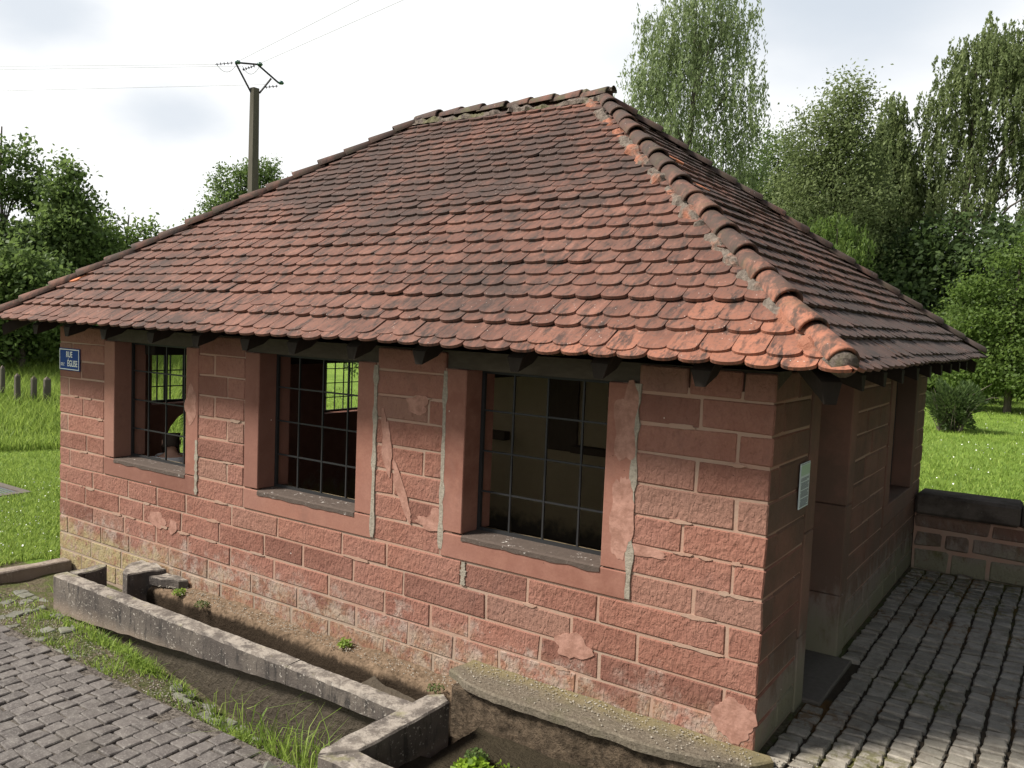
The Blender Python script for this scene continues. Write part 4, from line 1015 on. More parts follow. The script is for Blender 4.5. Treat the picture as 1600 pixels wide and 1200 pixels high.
def insul(p, d, n_=5, L_=.26, r=.032):
    b = MB(); p = Vector(p); d = Vector(d).normalized()
    for k in range(n_): q = p + d * (L_ * (k + .5) / n_); b.tube([q - d * .008, q + d * .008], r, 8)
    b.tube([p, p + d * L_], .008, 5); b.build('insulator', M['iron'], po)
hl = Vector((-14.73, 6.69, 7.94)) - A1
insul(A1 + hl.normalized() * .05, hl, 5, .38); insul(A2 + Vector((-.03, -.04, -.03)), hl + Vector((0, 0, -.12)), 5, .3); insul(A3 + Vector((-.02, 0, -.06)), hl, 4, .3)
for p in (A1, A2, A3):
    q = p + Vector((.03, .04, .01)); MB().tube([q + Vector((0, 0, -.03)), q + Vector((0, 0, .0)), q + Vector((0, 0, .04))], [.045, .07, .04], 10).build('glass_insulator', M['glass'], po, True)
def sagline(a, b, s_, n_=16): a = Vector(a); b = Vector(b); return [a.lerp(b, t / n_) - Vector((0, 0, s_ * 4 * (t / n_) * (1 - t / n_))) for t in range(n_ + 1)]
for a_, b_, s_ in ((A1 + hl.normalized() * .4, A1 + Vector((.03, .04, 0)), .18), (A2 + hl.normalized() * .33, A2 + Vector((.03, .04, -.02)), .18)): MB().tube(sagline(a_, b_, s_, 10), .006, 4).build('jumper', M['wire'], po)
WR = []
lf = Vector((-16.44, 3.83, 7.38)) - Vector((-14.73, 6.69, 7.94))
e1 = A1 + hl.normalized() * .42
far = Vector((-21., -7.5, 7.35))
def straight(a, b, k): a = Vector(a); b = Vector(b); return [a, a.lerp(b, 1.), a.lerp(b, k)]
WR.append(('upper wire running left from the pole top', straight(e1, (-19.13, 5.16, 8.10), 4)))
WR.append(('middle wire running left from the pole top', straight(A2 + hl.normalized() * .35, (-19.13, 5.16, 8.03), 4)))
WR.append(('lowest wire running left from the right-hand crossarm', straight(A3 + hl.normalized() * .3, (-19.08, 5.28, 7.58), 4)))
WR.append(('overhead wire rising right from the left arm of the pole', straight(A1, (-9.88, 6.25, 8.30), 2.4)))
WR.append(('overhead wire rising right from the middle of the pole', straight(A2, (-9.13, 6.63, 8.30), 2.4)))
for lab, pts in WR:
    w = MB().tube(pts, .0045, 4).build('power_wire', M['wire']); tag(w, 'thin grey ' + lab, 'wire', 'wires on the electricity pole')

# ------------------------------------------------------------------ foliage builders
def leafcloud(cen, size, elong=1.8, up=.2, jit=.35, dirs=None, r=rng):
    """rhombic leaves at given centres; returns V, F"""
    n_ = len(cen); s_ = size * r.uniform(1 - jit, 1 + jit, n_)[:, None]
    if dirs is None:
        nn = r.normal(size=(n_, 3)) + np.array([-.55, -.5, .9]) * .75; a_ = np.cross(nn, r.normal(size=(n_, 3)))
    else: a_ = dirs + r.normal(size=(n_, 3)) * .25
    a_ /= np.linalg.norm(a_, axis=1)[:, None]
    b_ = np.cross(a_, r.normal(size=(n_, 3)) + np.array([0, 0, up])) if dirs is not None else np.cross(nn, a_); b_ /= np.linalg.norm(b_, axis=1)[:, None] + 1e-9
    c_ = np.cross(a_, b_)
    V = np.stack([cen - a_ * s_ * elong * .5, cen + b_ * s_ * .5 + c_ * s_ * .12, cen + a_ * s_ * elong * .5, cen - b_ * s_ * .5 + c_ * s_ * .12], 1).reshape(-1, 3)
    F = np.arange(n_ * 4).reshape(-1, 4); return V, F
def limbs(b, base, top, blobs, r0, n_=10, rr=random):
    base = Vector(base); top = Vector(top); pts = []
    for k in range(7):
        t = k / 6; p = base.lerp(top, t) + Vector((nz3(t * 3, base.x), nz3(t * 3, base.y + 4), 0)) * .25 * (t > 0) * (top - base).length * .08; pts.append(p)
    b.tube(pts, [r0 * (1 - .8 * k / 6) for k in range(7)], 8)
    for k in range(n_):
        q = blobs[rr.randrange(len(blobs))]; c_ = Vector(q[0]) + Vector([rr.uniform(-.6, .6) * q[1][i] for i in range(3)])
        t = min(.92, max(.2, (c_.z - base.z) / max(.1, top.z - base.z) - .22)); s_ = base.lerp(top, t)
        m_ = s_.lerp(c_, .5) + Vector((0, 0, .1 * (c_ - s_).length)); rr_ = r0 * (1 - .8 * t) * .5
        b.tube([s_, m_, c_], [rr_, rr_ * .6, rr_ * .2], 5)
def tree(name, label, cat, base, top, blobs, nl, ls, mat, r0=.15, clr=.42, group=None, elong=1.7, droop=False, strand=2.0, nlimb=12, density=None):
    """blobs: list of (centre, radii). Leaves gather in twig clusters spread through the blobs"""
    o = empty(name, tuple(base)); tag(o, label, cat, group)
    b = MB(); limbs(b, base, top, blobs, r0, nlimb); b.build('trunk', M['bark'], o)
    vol = np.array([q[1][0] * q[1][1] * q[1][2] for q in blobs]) ** .7; vol /= vol.sum()
    per = 26 if not droop else 30; nc = max(8, nl // per)
    bi = rng.choice(len(blobs), nc, p=vol); C_ = np.array([q[0] for q in blobs])[bi]; R_ = np.array([q[1] for q in blobs])[bi]
    d = rng.normal(size=(nc, 3)); d /= np.linalg.norm(d, axis=1)[:, None]
    rad = rng.uniform(.25, 1.0, nc) ** .45
    lump = 1 + .48 * np.array([nz3(*(dd * 2.3 + cc)) for dd, cc in zip(d, C_)])
    cc = C_ + d * R_ * (rad * lump)[:, None]
    ct = rng.uniform(0, 1, nc)
    if droop:
        sl = strand * rng.uniform(.35, 1.25, nc); t = rng.uniform(0, 1, (nc, per)); sway = rng.normal(size=(nc, 1, 2)) * .16
        P_ = cc[:, None, :] + np.zeros((nc, per, 3)); out = (cc - C_)[:, None, :2] * .12
        P_[:, :, :2] += (out + sway) * t[:, :, None] ** .6 * sl[:, None, None] * .5 + rng.normal(size=(nc, per, 2)) * .045
        P_[:, :, 2] -= t * sl[:, None]; P_ = P_.reshape(-1, 3); dirs = np.tile([0, 0, -1.], (len(P_), 1)) + rng.normal(size=(len(P_), 3)) * .35
    else:
        q = rng.normal(size=(nc, per, 3)) * clr * rng.uniform(.6, 1.2, (nc, 1, 1)); q[:, :, 2] *= .75
        P_ = (cc[:, None, :] + q).reshape(-1, 3); dirs = None
    V, F = leafcloud(P_, ls, elong, dirs=dirs)
    loc = np.array(base); tint = np.clip(np.repeat(ct, per) * .6 + rng.uniform(0, .4, nc * per), 0, 1)
    c_ = bigmesh('crown', V - loc, F, mat, o, tint=tint); return o

GH = lambda x, y: ground_h(x, y)[0]
T = lambda cx, cy, cz, rx, rz, ry=None: ((cx, cy, cz), (rx, ry or rx, rz))
# camera-side axes of a point, to lay crowns across the view: s = to the right in view
def axes(x, y):
    d = Vector((x - CAM.x, y - CAM.y, 0)).normalized(); return Vector((d.y, -d.x, 0)), d
def crown(x, y, items):
    s_, d_ = axes(x, y); r = []
    for (a_, z_, rx, rz_) in items: r.append(((x + s_.x * a_ + d_.x * random.uniform(-.4, .4) * rx, y + s_.y * a_ + d_.y * random.uniform(-.4, .4) * rx, z_), (rx, rx, rz_)))
    return r
def pt(x, y, z=None): return (x, y, GH(x, y) if z is None else z)

# weeping willow behind the ridge
x, y = -11.9, 26.3
tree('weeping_willow_tree', 'tall weeping willow with hanging pale green strands rising behind the hip of the roof', 'tree', pt(x, y), (x, y, 14.5),
     crown(x, y, [(-1.4, 14.6, 1.0, .9), (1.7, 14.9, 1.0, .8), (.2, 15.6, 1.2, .8), (-.3, 14.6, 1.1, 1.3), (.9, 14.2, 1.2, 1.2), (-1.2, 12.8, 1.3, 1.0), (1.6, 12.3, 1.2, 1.1), (-.2, 12.2, 1.7, 1.6), (-1.9, 10.9, .8, .9), (2.0, 10.4, .9, 1.0), (-.9, 9.8, 1.5, 1.2), (1.0, 9.6, 1.5, 1.2), (.1, 7.6, 2.2, 1.6), (-1.3, 8.4, 1.4, 1.1), (1.9, 8.2, 1.1, 1.1)]),
     54000, .05, M['leaf_willow'], .28, droop=True, strand=2.1, elong=3.4, nlimb=16)
x, y = -8.6, 33.7
tree('broadleaf_tree', 'mid green leaning birch-like tree right of the weeping willow', 'tree', pt(x, y), (x + .9, y + .4, 13.2),
     crown(x, y, [(.9, 13.0, .85, .9), (.5, 12.0, 1.3, 1.0), (-.3, 11.0, 1.5, 1.2), (1.1, 10.7, 1.2, 1.2), (.2, 9.4, 2.1, 1.4), (-1.1, 8.6, 1.5, 1.2), (1.2, 8.4, 1.6, 1.4), (0, 6.9, 2.5, 1.7), (-1.5, 6.0, 1.8, 1.5), (1.5, 6.0, 1.9, 1.6), (0, 4.5, 2.6, 1.8)]),
     60000, .085, M['leaf_birch'], .2, .42)
x, y = -3.6, 38.7
tree('birch_tree', 'tallest birch at the right edge with a broad drooping crown', 'tree', pt(x, y), (x, y, 15.5),
     crown(x, y, [(1.3, 16.0, 1.8, 1.2), (0.2, 15.0, 1.6, 1.4), (2.6, 15.3, 2.0, 1.6), (-1.0, 13.4, 1.3, 1.4), (1.2, 13.2, 2.0, 1.5), (3.4, 13.0, 2.0, 1.8), (-.6, 11.3, 1.6, 1.3), (2.0, 11.0, 1.5, 1.3), (3.8, 10.6, 1.6, 1.4), (0, 9.2, 1.8, 1.5), (3.6, 8.4, 1.9, 1.6)]),
     62000, .08, M['leaf_birch'], .24, droop=True, strand=1.3, elong=2.2, nlimb=18)
s_, d_ = axes(-3.6, 38.7)
x, y = -3.6 - 3.3 * s_.x, 38.7 - 3.3 * s_.y
tree('birch_tree', 'narrower birch just left of the tallest one, with a pointed hanging top', 'tree', pt(x, y), (x, y, 13.),
     crown(x, y, [(0, 13.3, .7, 1.0), (.1, 12.0, 1.0, 1.1), (-.4, 10.8, 1.1, 1.1), (.6, 10.6, 1.1, 1.2), (-.9, 9.4, 1.3, 1.2), (.5, 9.0, 1.5, 1.3), (-.2, 7.2, 1.9, 1.5)]),
     40000, .08, M['leaf_birch'], .18, droop=True, strand=1.5, elong=2.2)
x, y = -7.3, 40.2
tree('broadleaf_tree', 'dull green rounded tree in the dip between the leaning tree and the birches', 'tree', pt(x, y), (x, y, 11.2),
     crown(x, y, [(0, 11.2, 1.3, 1.1), (-.8, 10, 1.6, 1.2), (1.1, 9.8, 1.6, 1.3), (0, 8, 2.3, 1.5), (-.2, 5.8, 2.5, 1.7), (.2, 3.8, 2.6, 1.7)]), 42000, .10, M['leaf_mid'], .2)
x, y = -12.9, 40.7
tree('broadleaf_tree', 'dark round tree glimpsed between the willow and the leaning tree', 'tree', pt(x, y), (x, y, 12.0),
     crown(x, y, [(0, 11.9, 1.4, 1.3), (1.2, 10.8, 1.5, 1.2), (-1.2, 10, 1.7, 1.4), (.8, 8.6, 2.1, 1.5), (-.2, 6.6, 2.6, 1.8), (.2, 4.6, 2.8, 1.8)]), 42000, .10, M['leaf_mid'], .2)
x, y = -6.3, 27.1
tree('weeping_willow_tree', 'small bright weeping willow low behind the right slope of the roof', 'tree', pt(x, y), (x, y, 6.5),
     crown(x, y, [(-.3, 6.7, .8, .45), (-1.2, 6.3, .7, .4), (.6, 6.2, .6, .45), (-.2, 5.6, 1.2, .5)]), 14000, .05, M['leaf_light'], .08, droop=True, strand=1.7, elong=3.2)
# right-hand shrubs in front
SP = [(-.5, 26.6, 6.2, 'leaf_light', 'bright maple-like tree at the right edge in front of the birches'), (-2.9, 29.5, 3.9, 'leaf_light', 'fresh green shrub left of the bright tree, above the eave corner'),
      (1.7, 27.5, 7.0, 'leaf_mid', 'deep green tree cut off by the right photo edge')]
for (x, y, h_, mt, lab) in SP:
    k = h_ / 7
    tree('leafy_tree', lab, 'tree', pt(x, y), (x, y, h_ * .9), crown(x, y, [(.2, h_ - .3, .4 * k, .35), (-.4, h_ - 1.0, .6 * k, .3), (.7 * k, h_ - 1.1, .7 * k, .35), (-1.3 * k, h_ - 2.0, .8 * k, .4), (.1, h_ - 1.9, .9 * k, .4), (1.3 * k, h_ - 2.1, .9 * k, .4), (-.7, h_ - 2.9, 1.0 * k, .45), (.8 * k, h_ - 3.0, 1.1 * k, .45), (-1.8 * k, h_ - 3.4, .9 * k, .4), (0, h_ - 3.9, 1.5 * k, .55), (1.7 * k, h_ - 3.8, 1.1 * k, .5), (-1.2 * k, h_ * .25, 1.3 * k, .6), (.8, h_ * .25, 1.8 * k, .7)]), 26000, .075, M[mt], .12, .26)
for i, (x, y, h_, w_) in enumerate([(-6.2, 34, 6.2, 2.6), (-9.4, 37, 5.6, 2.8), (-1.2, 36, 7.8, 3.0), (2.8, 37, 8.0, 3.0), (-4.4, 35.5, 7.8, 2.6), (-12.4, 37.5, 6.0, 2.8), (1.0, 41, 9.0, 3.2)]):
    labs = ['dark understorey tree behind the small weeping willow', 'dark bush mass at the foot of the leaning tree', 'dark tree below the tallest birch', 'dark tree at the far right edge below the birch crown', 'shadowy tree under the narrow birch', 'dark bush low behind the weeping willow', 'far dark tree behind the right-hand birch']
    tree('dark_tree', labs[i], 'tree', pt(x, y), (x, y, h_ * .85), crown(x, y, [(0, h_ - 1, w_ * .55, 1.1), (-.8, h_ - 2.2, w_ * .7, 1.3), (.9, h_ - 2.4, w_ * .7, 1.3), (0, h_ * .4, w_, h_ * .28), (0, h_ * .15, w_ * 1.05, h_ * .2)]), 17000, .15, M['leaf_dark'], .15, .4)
# left-hand trees
LT = [(-27.2, 8.0, 9.0, 'leaf_mid', 'tall open-crowned tree at the left edge with sky showing through its top', [(.5, 7.4, .4, .35), (-.1, 7.2, .5, .4), (-.9, 6.7, .5, .5), (.95, 6.6, .35, .5), (.1, 6.2, .6, .35), (1.0, 5.8, .4, .4), (-.8, 5.4, .4, .3), (.2, 4.7, .5, .3)], 4200),
      (-25.1, 8.9, 7.2, 'leaf_mid', 'pointed bushy tree right of the open-crowned one on the left', [(.1, 6.7, .3, .35), (0, 6.1, .5, .4), (.5, 5.6, .4, .4), (-.1, 5.0, .8, .6), (.6, 4.4, .7, .6), (0, 3.6, 1.1, .9), (0, 2.2, 1.3, 1.0)], 22000),
      (-27.6, 12.5, 6.6, 'leaf_light', 'pale feathery shrub with spindly tips left of the hip end', [(-1.2, 4.9, .8, .7), (-.3, 4.8, .9, .9), (.6, 5.0, .5, .8), (1.3, 4.4, .7, .7), (-.6, 3.6, 1.2, .9), (.8, 3.3, 1.3, .9), (0, 2.2, 1.8, 1.0), (-.9, 5.8, .14, .4), (.2, 6.0, .15, .4), (.9, 5.6, .15, .35)], 15000),
      (-23.6, 6.9, 4.4, 'leaf_mid', 'rounded green bush standing in front of the trees on the left', [(-.2, 3.6, .8, .7), (.6, 3.0, .8, .7), (-.7, 2.8, .9, .8), (0, 2.0, 1.2, .9), (.9, 1.8, .9, .8), (-1.2, 1.6, .9, .9)], 18000),
      (-26.5, 6.6, 5.2, 'leaf_dark', 'dark bush filling the left photo edge below the open-crowned tree', [(0, 4.6, 1.0, .8), (.8, 4.0, 1.1, .9), (0, 3.0, 1.6, 1.1), (.3, 1.8, 1.8, 1.1)], 18000),
      (-28.5, 10.5, 6.0, 'leaf_dark', 'dark green tree between the pointed tree and the feathery shrub', [(0, 5.0, 1.0, .8), (-.6, 4.2, 1.2, 1.0), (.7, 3.8, 1.3, 1.0), (0, 2.6, 1.9, 1.2)], 16000),
      (-34.2, 22.4, 10.7, 'leaf_mid', 'round light-edged tree directly behind the electricity pole', [(1.5, 9.9, .6, .5), (.7, 9.4, .9, .8), (-.3, 8.9, .9, .8), (1.5, 8.8, .9, .9), (-.9, 7.8, .9, .7), (.6, 7.7, 1.5, 1.0), (-1.7, 6.9, .7, .4), (.3, 6, 2.0, 1.2)], 15000)]
for (x, y, h_, mt, lab, it, nl) in LT: tree('leafy_tree', lab, 'tree', pt(x, y), (x, y, h_ * .9), crown(x, y, it), nl, .095, M[mt], .11, .26)

# added unseen trees continue the row, keeping sky light off the side wall
for i, (x, y, h_) in enumerate([(9.5, 4.5, 9), (9.0, 11.5, 10), (10.5, -2.5, 9)]):
    tree('leafy_tree', ['broad green tree right of the paved yard, nearest the low wall', 'broad green tree on the meadow right of the yard', 'broad green tree right of the street corner'][i], 'tree', (x, y, -.1), (x, y, h_ * .9),
         [((x, y, h_ - 1), (2.0, 2.0, 1.2)), ((x - .8, y + 1.5, h_ - 3), (2.2, 2.2, 1.8)), ((x, y - 1.6, h_ - 3.2), (2.2, 2.2, 1.8)), ((x, y, h_ * .45), (3, 3, 2)), ((x - .3, y, h_ * .2), (2.8, 3, 1.7))], 15000, .2, M['leaf_mid'], .25, .5)

x, y = -14.2, 13.6
tree('leafy_tree', 'leafy shrub behind the house seen through the middle window', 'tree', pt(x, y), (x, y, 2.6), crown(x, y, [(0, 2.0, 1.4, .8), (-1.2, 1.6, 1.1, .8), (1.1, 1.5, 1.2, .9), (0, .6, 2.0, .8)]), 9000, .07, M['leaf_mid'], .06, .22)
# far wooded hill and woodland band
hv = []; hf = []; nh, mh = 60, 16
for i in range(nh + 1):
    az = R(30) + R(62) * i / nh          # measured left of +Y
    for k in range(mh + 1):
        d_ = 120 + 90 * k / mh; e = math.exp(-((math.degrees(az) - 88) / 11) ** 2) * 30 + 4
        z_ = e * math.sin(min(1, k / mh * 1.0) * math.pi / 2) - 3 + 1.8 * nz3(i * .5, k * .7)
        hv.append((CAM.x - math.sin(az) * d_, CAM.y + math.cos(az) * d_, z_))
hf = [(i * (mh + 1) + k, (i + 1) * (mh + 1) + k, (i + 1) * (mh + 1) + k + 1, i * (mh + 1) + k + 1) for i in range(nh) for k in range(mh)]
m = Mat('far_forest', 1, 0); f = m.noise(.5, 6, .75); M['hill'] = m.done(m.mix(m.ramp(f, .35, .65), (.018, .032, .018), (.045, .07, .035)), f, 3, 1)
hill = obj('wooded_hill', hv, hf, M['hill']); tag(hill, kind='structure')
n_ = 34000; az = np.concatenate([rng.uniform(R(-12), R(42), n_ // 2), rng.uniform(R(48), R(80), n_ - n_ // 2)]); d_ = rng.uniform(50, 62, n_)
top = 4.6 + 1.6 * np.sin(az * 37) + 1.0 * np.sin(az * 91 + 2) ; top = np.where(az > R(45), 3.4 + .8 * np.sin(az * 60), top)
zz = .2 + rng.uniform(0, 1, n_) ** .8 * top; P_ = np.stack([CAM.x - np.sin(az) * d_, CAM.y + np.cos(az) * d_, zz], 1)
V, F = leafcloud(P_, .45, 1.4); fw = bigmesh('far_woodland', V, F, M['leaf_dark'], tint=rng.uniform(0, 1, n_)); tag(fw, 'dark far-off woodland edge behind the meadow', 'woodland', kind='stuff')

# bush on the right lawn
x, y = -1.35, 19.8
bu = empty('spiky_bush', pt(x, y)); tag(bu, 'dark spiky bush with stray arching twigs on the right lawn beside the house corner', 'bush')
b = MB(); s_, d_ = axes(x, y); gz = GH(x, y)
for k in range(60):
    a_ = random.uniform(0, 2 * math.pi); L_ = random.uniform(.6, 1.25); sp = random.uniform(.1, .75)
    p0 = Vector((x, y, gz)) + Vector((random.uniform(-.3, .3), random.uniform(-.3, .3), 0)); dr = Vector((math.cos(a_) * sp, math.sin(a_) * sp, 1)).normalized()
    b.tube([p0, p0 + dr * L_ * .6, p0 + dr * L_ + Vector((math.cos(a_) * .12, math.sin(a_) * .12, -.04))], [.012, .008, .003], 4, False)
for sx, hz_, dp in ((1.1, .95, .0), (.95, .62, -.25), (.9, 1.2, .1)):
    q = Vector((x, y, gz)); b.tube([q, q + s_ * sx * .5 + Vector((0, 0, hz_ * .8)), q + s_ * sx * .85 + Vector((0, 0, hz_)), q + s_ * sx + Vector((0, 0, hz_ + dp))], [.02, .014, .010, .004], 4, False)
b.build('twigs', M['bark'], bu)
n_ = 7500; dd_ = rng.normal(size=(n_, 3)); dd_ /= np.linalg.norm(dd_, axis=1)[:, None]; P_ = dd_ * (rng.uniform(.1, 1, n_) ** .5)[:, None] * np.array([.66, .66, .62]) * (1 + .3 * np.sin(dd_[:, 0] * 7 + dd_[:, 2] * 5))[:, None] + np.array([0, 0, .66])
P_[:, 2] = np.maximum(P_[:, 2], .03); V, F = leafcloud(P_, .028, 4, dirs=dd_ + np.array([0, 0, .5])); bigmesh('foliage', V, F, M['leaf_dark'], bu, tint=rng.uniform(0, 1, n_))

# ------------------------------------------------------------------ grass
def blades(P_, h_, w_, lean=.35, r=rng, droop=False):
    n_ = len(P_); a_ = r.uniform(0, 2 * np.pi, n_); dx = np.stack([np.cos(a_), np.sin(a_), np.zeros(n_)], 1); hh = h_ * r.uniform(.5, 1.3, n_)[:, None] if np.isscalar(h_) else (h_ * r.uniform(.6, 1.2, n_))[:, None]
    ln = r.normal(size=(n_, 2)) * lean; t1 = np.concatenate([ln * .4, np.ones((n_, 1)) * .6], 1) * hh; t2 = np.concatenate([ln * (1.6 if droop else 1.1), np.ones((n_, 1)) * (.72 if droop else .95)], 1) * hh
    w = w_ * r.uniform(.7, 1.3, n_)[:, None]
    V = np.stack([P_ - dx * w * .5, P_ + dx * w * .5, P_ + t1 + dx * w * .4, P_ + t2, P_ + t1 - dx * w * .4], 1).reshape(-1, 3)
    # quads: base quad and tip quad (degenerate-free)
    i = np.arange(n_)[:, None] * 5
    F = np.concatenate([np.concatenate([i, i + 1, i + 2], 1), np.concatenate([i, i + 2, i + 4], 1), np.concatenate([i + 4, i + 2, i + 3], 1)], 0); return V, F
def grass(name, xy, h_, w_, mat, label, lean=.35, tint=None, droop=False):
    P_ = np.array([(x, y, GH(x, y) - .005) for x, y in xy]); V, F = blades(P_, h_, w_, lean, droop=droop)
    t_ = rng.uniform(0, 1, len(P_)) if tint is None else tint; o = bigmesh(name, V, F, mat, tint=np.tile(t_, 3)); tag(o, label, 'grass', kind='stuff'); return o
def polar(az0, az1, d0, d1, n_, pw=1.):
    az = rng.uniform(R(az0), R(az1), n_); d_ = d0 + (d1 - d0) * rng.uniform(0, 1, n_) ** pw; return CAM.x - np.sin(az) * d_, CAM.y + np.cos(az) * d_
# left lawn: azimuths 59..68 degrees left of +Y
x, y = polar(58, 69, 9.6, 21, 60000, 1.1); k = ((x < -8.24) | (y > 5.9)) & ~((x > -14.35) & (x < -11.85) & (y > .2) & (y < 1.55)) & ~((x > -8.4) & (y < -.1))
k &= ~((x > -8.25) & (y < 6))
grass('lawn_grass', list(zip(x[k], y[k])), .075, .011, M['grass'], 'short sunlit grass on the lawn left of the house', .5)
x, y = polar(56, 70, 20, 34, 52000); hh = .30 + .75 * np.clip((np.hypot(x - CAM.x, y - CAM.y) - 21) / 8, 0, 1)
grass('tall_meadow_grass', list(zip(x, y)), hh, .022, M['grass'], 'tall unmown grass and nettles on the bank left of the house', .3)
x, y = polar(-2, 14, 10.95, 62, 60000, 1.5); k = y > 5.95; grass('meadow_grass', list(zip(x[k], y[k])), .085, .016, M['grass'], 'bright mown grass on the meadow behind the low wall', .5)
x, y = polar(30, 57, 13, 30, 20000); k = (y > 6) | (x < -8.3); grass('back_lawn_grass', list(zip(x[k], y[k])), .12, .02, M['grass'], 'grass behind the house seen through the windows', .5)
# clover heads
x, y = polar(58, 69, 9.6, 16, 600); k = (x < -8.35) & ~((x > -14.35) & (x < -11.85) & (y > .2) & (y < 1.55)); P_ = np.array([(a_, b_, GH(a_, b_) + .05) for a_, b_ in zip(x[k], y[k])]); V, F = leafcloud(P_, .018, 1.1)
o = bigmesh('clover_flowers', V, F, M['white']); tag(o, 'white clover heads dotted over the left lawn', 'flowers', kind='stuff')
x, y = polar(-2, 14, 12, 40, 240); k = y > 6; P_ = np.array([(a_, b_, GH(a_, b_) + .07) for a_, b_ in zip(x[k], y[k])]); V, F = leafcloud(P_, .03, 1.1)
o = bigmesh('daisies', V, F, M['white']); tag(o, 'white daisies dotted over the right meadow', 'flowers', kind='stuff')
# strip weeds and low growth
def scatter(cx, cy, rx, ry, n_): return list(zip(cx + rng.normal(size=n_) * rx, cy + rng.normal(size=n_) * ry))
pts = []
for cx, cy, rx, ry, n_ in [(-5.9, -.96, .25, .03, 260), (-5.3, -.97, .22, .04, 420), (-4.85, -1.02, .14, .06, 520), (-4.95, -1.25, .12, .07, 130), (-5.7, -1.25, .2, .06, 110), (-6.6, -1.05, .2, .15, 90), (-7.5, -1.25, .12, .16, 380), (-7.0, -.8, .2, .2, 60), (-6.5, -.95, .04, .05, 90), (-3.5, -1.28, .3, .07, 160), (-3.1, -1.3, .3, .08, 220), (-4.3, -1.0, .12, .04, 110)]: pts += scatter(cx, cy, rx, ry, n_)
pts = [p for p in pts if -1.46 < p[1] < -.88 or p[0] < -6.62 and p[1] < -.1 and p[0] > -7.8]
grass('strip_weeds', pts, .075, .008, M['grass'], 'low weeds and grass growing along the foot of the long trough', .6)
pts = []
for cx, cy, rx, ry, n_ in [(-3.0, -1.18, .16, .07, 75), (-2.65, -1.15, .14, .09, 110), (-2.38, -1.2, .08, .12, 60), (-3.5, -1.15, .14, .06, 24)]: pts += scatter(cx, cy, rx, ry, n_)
pts = [p for p in pts if -1.42 < p[1] < -.9 and p[0] < -2.2]
grass('tall_grass_tuft', pts, .34, .008, M['grass'], 'long arching grass blades in the gully between street and trough', .42, droop=True)
# ground litter (tiny leaves and moss) over the strip
n_ = 9000; x = rng.uniform(-7.8, -2.3, n_); y = rng.uniform(-1.45, -.9, n_); k = (rng.uniform(0, 1, n_) < .35 + .3 * np.sin(x * 3)); P_ = np.array([(a_, b_, GH(a_, b_) + .006) for a_, b_ in zip(x[k], y[k])])
V, F = leafcloud(P_, .013, 1.5); o = bigmesh('ground_moss', V, F, M['grass_dull'], tint=rng.uniform(0, 1, len(P_))); tag(o, 'moss and leaf litter on the gravelly strip', 'moss', kind='stuff')
n_ = 5200; x = np.concatenate([rng.uniform(-7.8, -2.3, 3600), rng.uniform(-2.1, .9, 1000), rng.uniform(-6.0, -2.2, 600)]); y = np.concatenate([rng.uniform(-1.45, -.88, 3600), rng.normal(-.10, .12, 1000), rng.uniform(-.2, -.03, 600)])
def gz_(a_, b_, i):
    if i < 3600: return GH(a_, b_) + .004
    if i < 4600: return .018 if (a_ < .05 and -.34 < b_ < -.02) else (-.025 if a_ > .1 else None)
    return -.178
vs_ = []; 
for i, (a_, b_) in enumerate(zip(x, y)):
    z_ = gz_(a_, b_, i)
    if z_ is not None: vs_.append((a_, b_, z_))
P_ = np.array(vs_); q = rng.uniform(.003, .009, len(P_))[:, None]; k = len(P_)
D_ = np.array([[1, 0, 0], [0, 1, 0], [-1, 0, 0], [0, -1, 0], [0, 0, .8]]); V = (P_[:, None, :] + D_[None] * q[:, None, :] * rng.uniform(.6, 1.3, (k, 5, 1))).reshape(-1, 3)
i_ = np.arange(k)[:, None] * 5; F = np.concatenate([i_ + np.array([[0, 1, 4]]), i_ + np.array([[1, 2, 4]]), i_ + np.array([[2, 3, 4]]), i_ + np.array([[3, 0, 4]])], 0)
m = Mat('pebble', .9, .2); f = m.noise(60, 3); M['pebble'] = m.done(m.mix(m.ramp(f, .3, .7), (.10, .085, .065), (.34, .31, .26)))
o = bigmesh('gravel', V, F, M['pebble']); tag(o, 'small pebbles and mortar crumbs on the soil strip and at the wall corner', 'gravel', kind='stuff')
# little plants at the wall foot and in the basin
def plant(name, label, x, y, z, n_, r_, ls, mat, h_=1.):
    o = empty(name, (x, y, z)); tag(o, label, 'plant')
    d_ = rng.normal(size=(n_, 3)); d_ /= np.linalg.norm(d_, axis=1)[:, None]; P_ = np.abs(d_) * [0, 0, 1] * h_ + d_ * [1, 1, 0]; P_ = P_ * (rng.uniform(.15, 1, n_) ** .5)[:, None] * r_
    V, F = leafcloud(P_ + [0, 0, .01], ls, 1.5); bigmesh('leaves', V, F, mat, o, tint=rng.uniform(0, 1, n_))
    b = MB(); 
    for k in range(5): b.tube([(x, y, z - .02), (x + d_[k][0] * r_ * .6, y + d_[k][1] * r_ * .6, z + r_ * .6 * h_)], [.003, .0015], 4, False)
    b.build('stem', M['grass_dull'].copy() if False else M['leaf_mid'], o); return o
plant('small_weed', 'single bright weed rooted in the bank below the middle window', -3.42, -.09, -.19, 160, .065, .016, M['grass'], 1.1)
plant('small_weed', 'small clump of weeds beside the broken slab at the trough head', -5.62, -.16, -.21, 140, .07, .016, M['grass'], .8)
plant('small_weed', 'low trailing weed on the bank near the left end of the trough', -5.2, -.2, -.22, 120, .08, .014, M['grass_dull'], .6)
plant('small_weed', 'weed at the meeting of bank and ledge beside the basin rim', -2.32, -.24, -.2, 110, .07, .013, M['grass_dull'], .7)
plant('lime_weed', 'lime green broad-leaved weed in the bottom of the near basin', -1.50, -.86, -.29, 260, .13, .04, M['lime'], .5)
